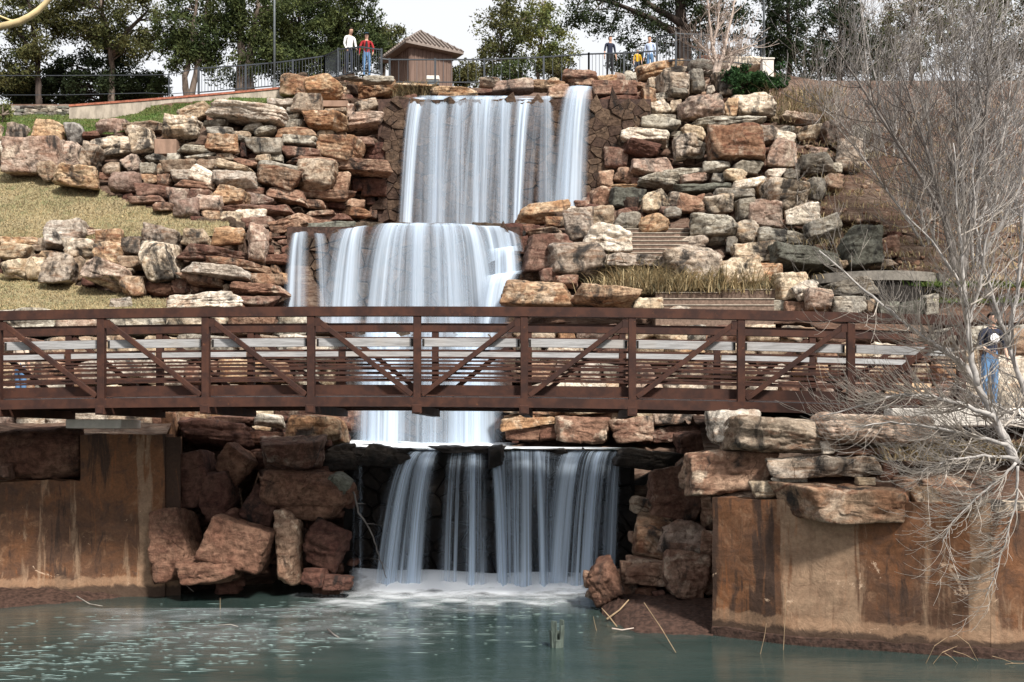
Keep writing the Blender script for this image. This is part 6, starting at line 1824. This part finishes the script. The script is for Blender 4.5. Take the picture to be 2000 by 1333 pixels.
for k in range(40):
    x = b.r.uniform(1900, 2040); p = P(x, b.r.uniform(850, 900), b.r.uniform(16.0, 18.5)); b.twig(p, U3((b.r.uniform(-.25, .15), b.r.uniform(-.2, .2), 1)), b.r.uniform(0.6, 1.5), 0.008, 1, U3((-.15, 0, 0.2)), 0.08, 3)
b.done("bare_shrub", "clump of thin dry upright stems behind the leaning tree at the right edge", P(1970, 890, 17), (M['twig_g'], M['twig_d']), "shrub")
b = Bare(14)
for k in range(70):
    x = b.r.uniform(1780, 2040); dd = b.r.uniform(15.4, 16.6); p = P(x, b.r.uniform(850, 960), dd); b.twig(p, U3((b.r.uniform(-.8, .3), b.r.uniform(-.4, .2), b.r.uniform(-.1, .6))), b.r.uniform(0.5, 1.1), 0.007, 1, U3((-.2, 0, -0.2)), 0.10, 3)
b.done("bare_shrub", "tangle of thin dry brush on top of the right wall under the leaning tree", P(1950, 920, 16), (M['twig_g'], M['twig_g']), "shrub")
b = Bare(13)
b.limb([(1557, 402), (1558, 370), (1556, 340), (1552, 310), (1550, 280)], 31.0, 0.018, 0.005, 14, 0.5, U3((0, 0, 0.5)), U3((0, 0, 0.3)), 1, 0.12, 2)
b.done("bare_sapling", "thin bare sapling in front of the stones right of the top waterfall", P(1557, 402, 31), (M['twig'], M['twig']), "tree")
b = Bare(15)
for k in range(10): b.twig(P(1412, 850, 17.0), U3((b.r.uniform(-.5, .5), -0.3, 1)), b.r.uniform(0.15, 0.32), 0.004, 1, U3((0, 0, 0.2)), 0.12, 3, 5)
b.done("bare_sprig", "small dry sprig against the white-topped boulder at the right wall", P(1412, 852, 17.0), (M['twig'], M['twig']), "shrub")
# yellow branch near the camera
yb = empty("overhanging_branch", P(-60, 62, 6.0)); tag(yb, "smooth yellow branch hanging into the upper left corner", "branch")
mb = MB(); mb.tube([P(x, y, 6) for x, y in ((-60, 66), (-20, 58), (0, 53), (20, 48), (40, 42), (58, 33), (75, 21), (90, 6), (102, -8), (130, -40))], [0.021, 0.021, 0.020, 0.020, 0.019, 0.018, 0.017, 0.015, 0.014, 0.012], 10); sub(yb, mb.build("bough", M['yellow'], None, None, True))
mb = MB(); mb.tube([P(42, 43, 6), P(20, 40, 6), P(0, 32, 6), P(-40, 20, 6)], [0.006, 0.005, 0.005, 0.004], 6); sub(yb, mb.build("side_shoot", M['yellow'], None, None, True))
e17 = empty("reed_stalks", P(1165, 1232, 17.3)); tag(e17, "a few thin dead stalks standing in the pond", "reeds")
for (x, y, h, dx) in ((1165, 1232, 28, -6), (430, 1190, 22, 0), (1530, 1270, 130, 6), (1485, 1278, 60, 12), (1272, 1180, 4, 6)): mb = MB(); mb.tube([P(x, y, F * CZ / (y - HY)), P(x + dx * 0.7, y - h * 0.6, F * CZ / (y - HY)), P(x + dx, y - h, F * CZ / (y - HY))], [0.006, 0.005, 0.003], 5); sub(e17, mb.build("stalk", M['reed'], None))
def stick(label, pix, r=0.014, mat='reed'):
    b = Bare(len(label)); pts = [P(x, y, F * CZ / (yb - HY)) for x, y, yb in pix]; b.mb.tube(pts, [r * (1 - 0.5 * i / (len(pts) - 1)) for i in range(len(pts))], 6)
    b.done("driftwood_stick", label, pts[0], (M[mat], M[mat]), "stick", "sticks along the water")
stick("pale stick leaning out of the water beside the leaning dark slab", [(1205, 1225, 1228), (1190, 1205, 1226), (1175, 1188, 1224)])
stick("forked brown driftwood stick on the mud right of the foam", [(1185, 1210, 1215), (1210, 1192, 1212), (1228, 1172, 1210)], 0.02)
stick("long thin stalk slanting from the right mud bank into the pond", [(1258, 1178, 1240), (1290, 1225, 1250), (1320, 1275, 1278)], 0.01)
stick("short dark stick floating in the middle of the pond", [(640, 1230, 1238), (652, 1240, 1242), (662, 1246, 1248)], 0.02, 'twig_d')
stick("small forked twig floating on the left half of the pond", [(425, 1222, 1224), (450, 1220, 1224), (465, 1224, 1226)], 0.008, 'twig')
stick("twig lying on the left mud bank", [(150, 1165, 1178), (175, 1180, 1182), (200, 1184, 1188)], 0.012, 'twig')
stick("pale twig at the edge of the shaded pile", [(345, 1135, 1160), (365, 1145, 1160), (378, 1156, 1162)], 0.01, 'twig')
stick("white driftwood piece on the right mud bank", [(1195, 1228, 1236), (1215, 1231, 1236), (1238, 1227, 1236)], 0.016, 'twig_w')
b = Bare(41); pts = [(690, 960), (700, 1000), (725, 1040), (740, 1085), (755, 1130)]; b.limb(pts, 21.6, 0.022, 0.008, 4, 0.4, U3((0, 0, -.3)), None, 0)
b.done("dead_vine", "dark crooked vine hanging between the shaded pile and the bottom waterfall", P(690, 960, 21.6), (M['twig_d'], M['twig_d']), "branch")
e18 = empty("bent_reeds", P(1850, 1296, 14.8)); tag(e18, "crossed bent straw reeds at the foot of the right wall in the water", "reeds")
for (x0, y0, x1, y1, bx, by) in ((1808, 1297, 1850, 1245, 1825, 1262), (1820, 1300, 1870, 1262, 1840, 1275), (1845, 1276, 1870, 1296, 1858, 1284), (1868, 1240, 1910, 1292, 1892, 1258), (1862, 1272, 1905, 1290, 1885, 1279), (1938, 1282, 1985, 1298, 1960, 1288), (1950, 1300, 2000, 1296, 1975, 1296)):
    d = F * CZ / (1296 - HY); mb = MB(); mb.tube([P(x0, y0, d), P(bx, by, d - .1), P(x1, y1, d)], [0.006, 0.005, 0.003], 4); sub(e18, mb.build("stalk", M['reed'], None))
st = empty("broken_stump", P(1088, 1262, 16)); tag(st, "small broken hollow stump sticking out of the pond", "stump"); d = F * CZ / (1264 - HY)
rnd = random.Random(8)
for k in range(9):
    a = 6.283 * k / 9; r0, r1 = 0.07, 0.10; x, y = math.cos(a), math.sin(a); h = 0.30 + 0.10 * rnd.uniform(-1, 1) - (0.12 if k in (7,) else 0)
    bp = P(1088, 1264, d); mb = MB(); mb.bar(bp + Vector((x * r0, y * r0, -0.2)), bp + Vector((x * r1, y * r1, h)), 0.088, 0.018, Vector((x, y, 0))); sub(st, mb.build("splinter", M['stump'], None, None, False, 0.004))

# ------------------------------------------------------------------ dry grass tufts
def tuft(name, label, spots, n, h, seed, mat, spread=0.35, kind="stuff"):
    rr = np.random.RandomState(seed); V = []; Fc = []
    for k in range(n):
        x, y, d = spots[rr.randint(len(spots))]; c = np.array(P(x, y, d)) + np.array([rr.randn() * spread, rr.randn() * spread * 0.6, 0])
        a = rr.rand() * 6.283; l = h * (0.5 + 0.8 * rr.rand()); out = np.array([math.cos(a), math.sin(a), 0]) * l * (0.2 + 1.1 * rr.rand()); l = l * (0.5 + 0.5 * rr.rand()); w = np.array([-math.sin(a), math.cos(a), 0]) * 0.011
        if abs(w[0]) < 0.004: w = np.array([0.006, 0, 0])
        p0, p1, p2, p3 = c, c + out * 0.25 + [0, 0, l * 0.55], c + out * 0.65 + [0, 0, l * 0.8], c + out * 1.1 + [0, 0, l * (0.72 + 0.2 * rr.rand())]
        b = len(V); V.extend([p0 - w, p0 + w, p1 - w, p1 + w, p2 - w * .7, p2 + w * .7, p3, p3 + [0.001, 0, 0.001]]); Fc.extend([(b, b + 1, b + 3, b + 2), (b + 2, b + 3, b + 5, b + 4), (b + 4, b + 5, b + 7, b + 6)])
    tag(link(name, mesh_np(name, np.array(V), Fc), mat), label, "grass", kind=kind)
tuft("dry_grass", "long straw-coloured grass around the huge white and black boulder", [(x, 578 - 12 * abs(math.sin(x)), 27.8) for x in range(1200, 1480, 12)] + [(x, 560, 28.4) for x in range(1230, 1330, 12)] + [(x, 545, 28.7) for x in range(1190, 1290, 14)], 3200, 0.62, 1, M['blade_dry'])
tuft("dry_grass", "pale dry grass tufts above the left end of the top waterfall", [(x, 194, 36.4) for x in range(785, 850, 6)], 700, 0.55, 2, M['blade_dry'], 0.15)
tuft("dry_grass", "dry weeds on the slope right of the juniper", [(x, 190 + (x % 7) * 9, 36.3) for x in range(1505, 1640, 9)], 900, 0.5, 3, M['blade_dry'], 0.25)
tuft("dry_grass", "dry grass under the leaning tree on top of the right wall", [(x, 900 - (x % 5) * 12, 16.6) for x in range(1770, 2020, 10)], 1500, 0.35, 4, M['blade_dry'], 0.2)
tuft("green_weeds", "green weeds at the foot of the right dirt slope", [(x, 560 + (x % 6) * 11, D(x, 590) - .1) for x in range(1800, 2040, 9)], 2600, 0.16, 5, M['blade_green'], 0.3)

tuft("dry_grass", "sparse dry weeds scattered over the red dirt slope", [(x, y, D(x, y) - 0.05) for x in range(1560, 2060, 22) for y in range(215, 590, 24)], 6500, 0.26, 6, M['blade_dry'], 0.45)
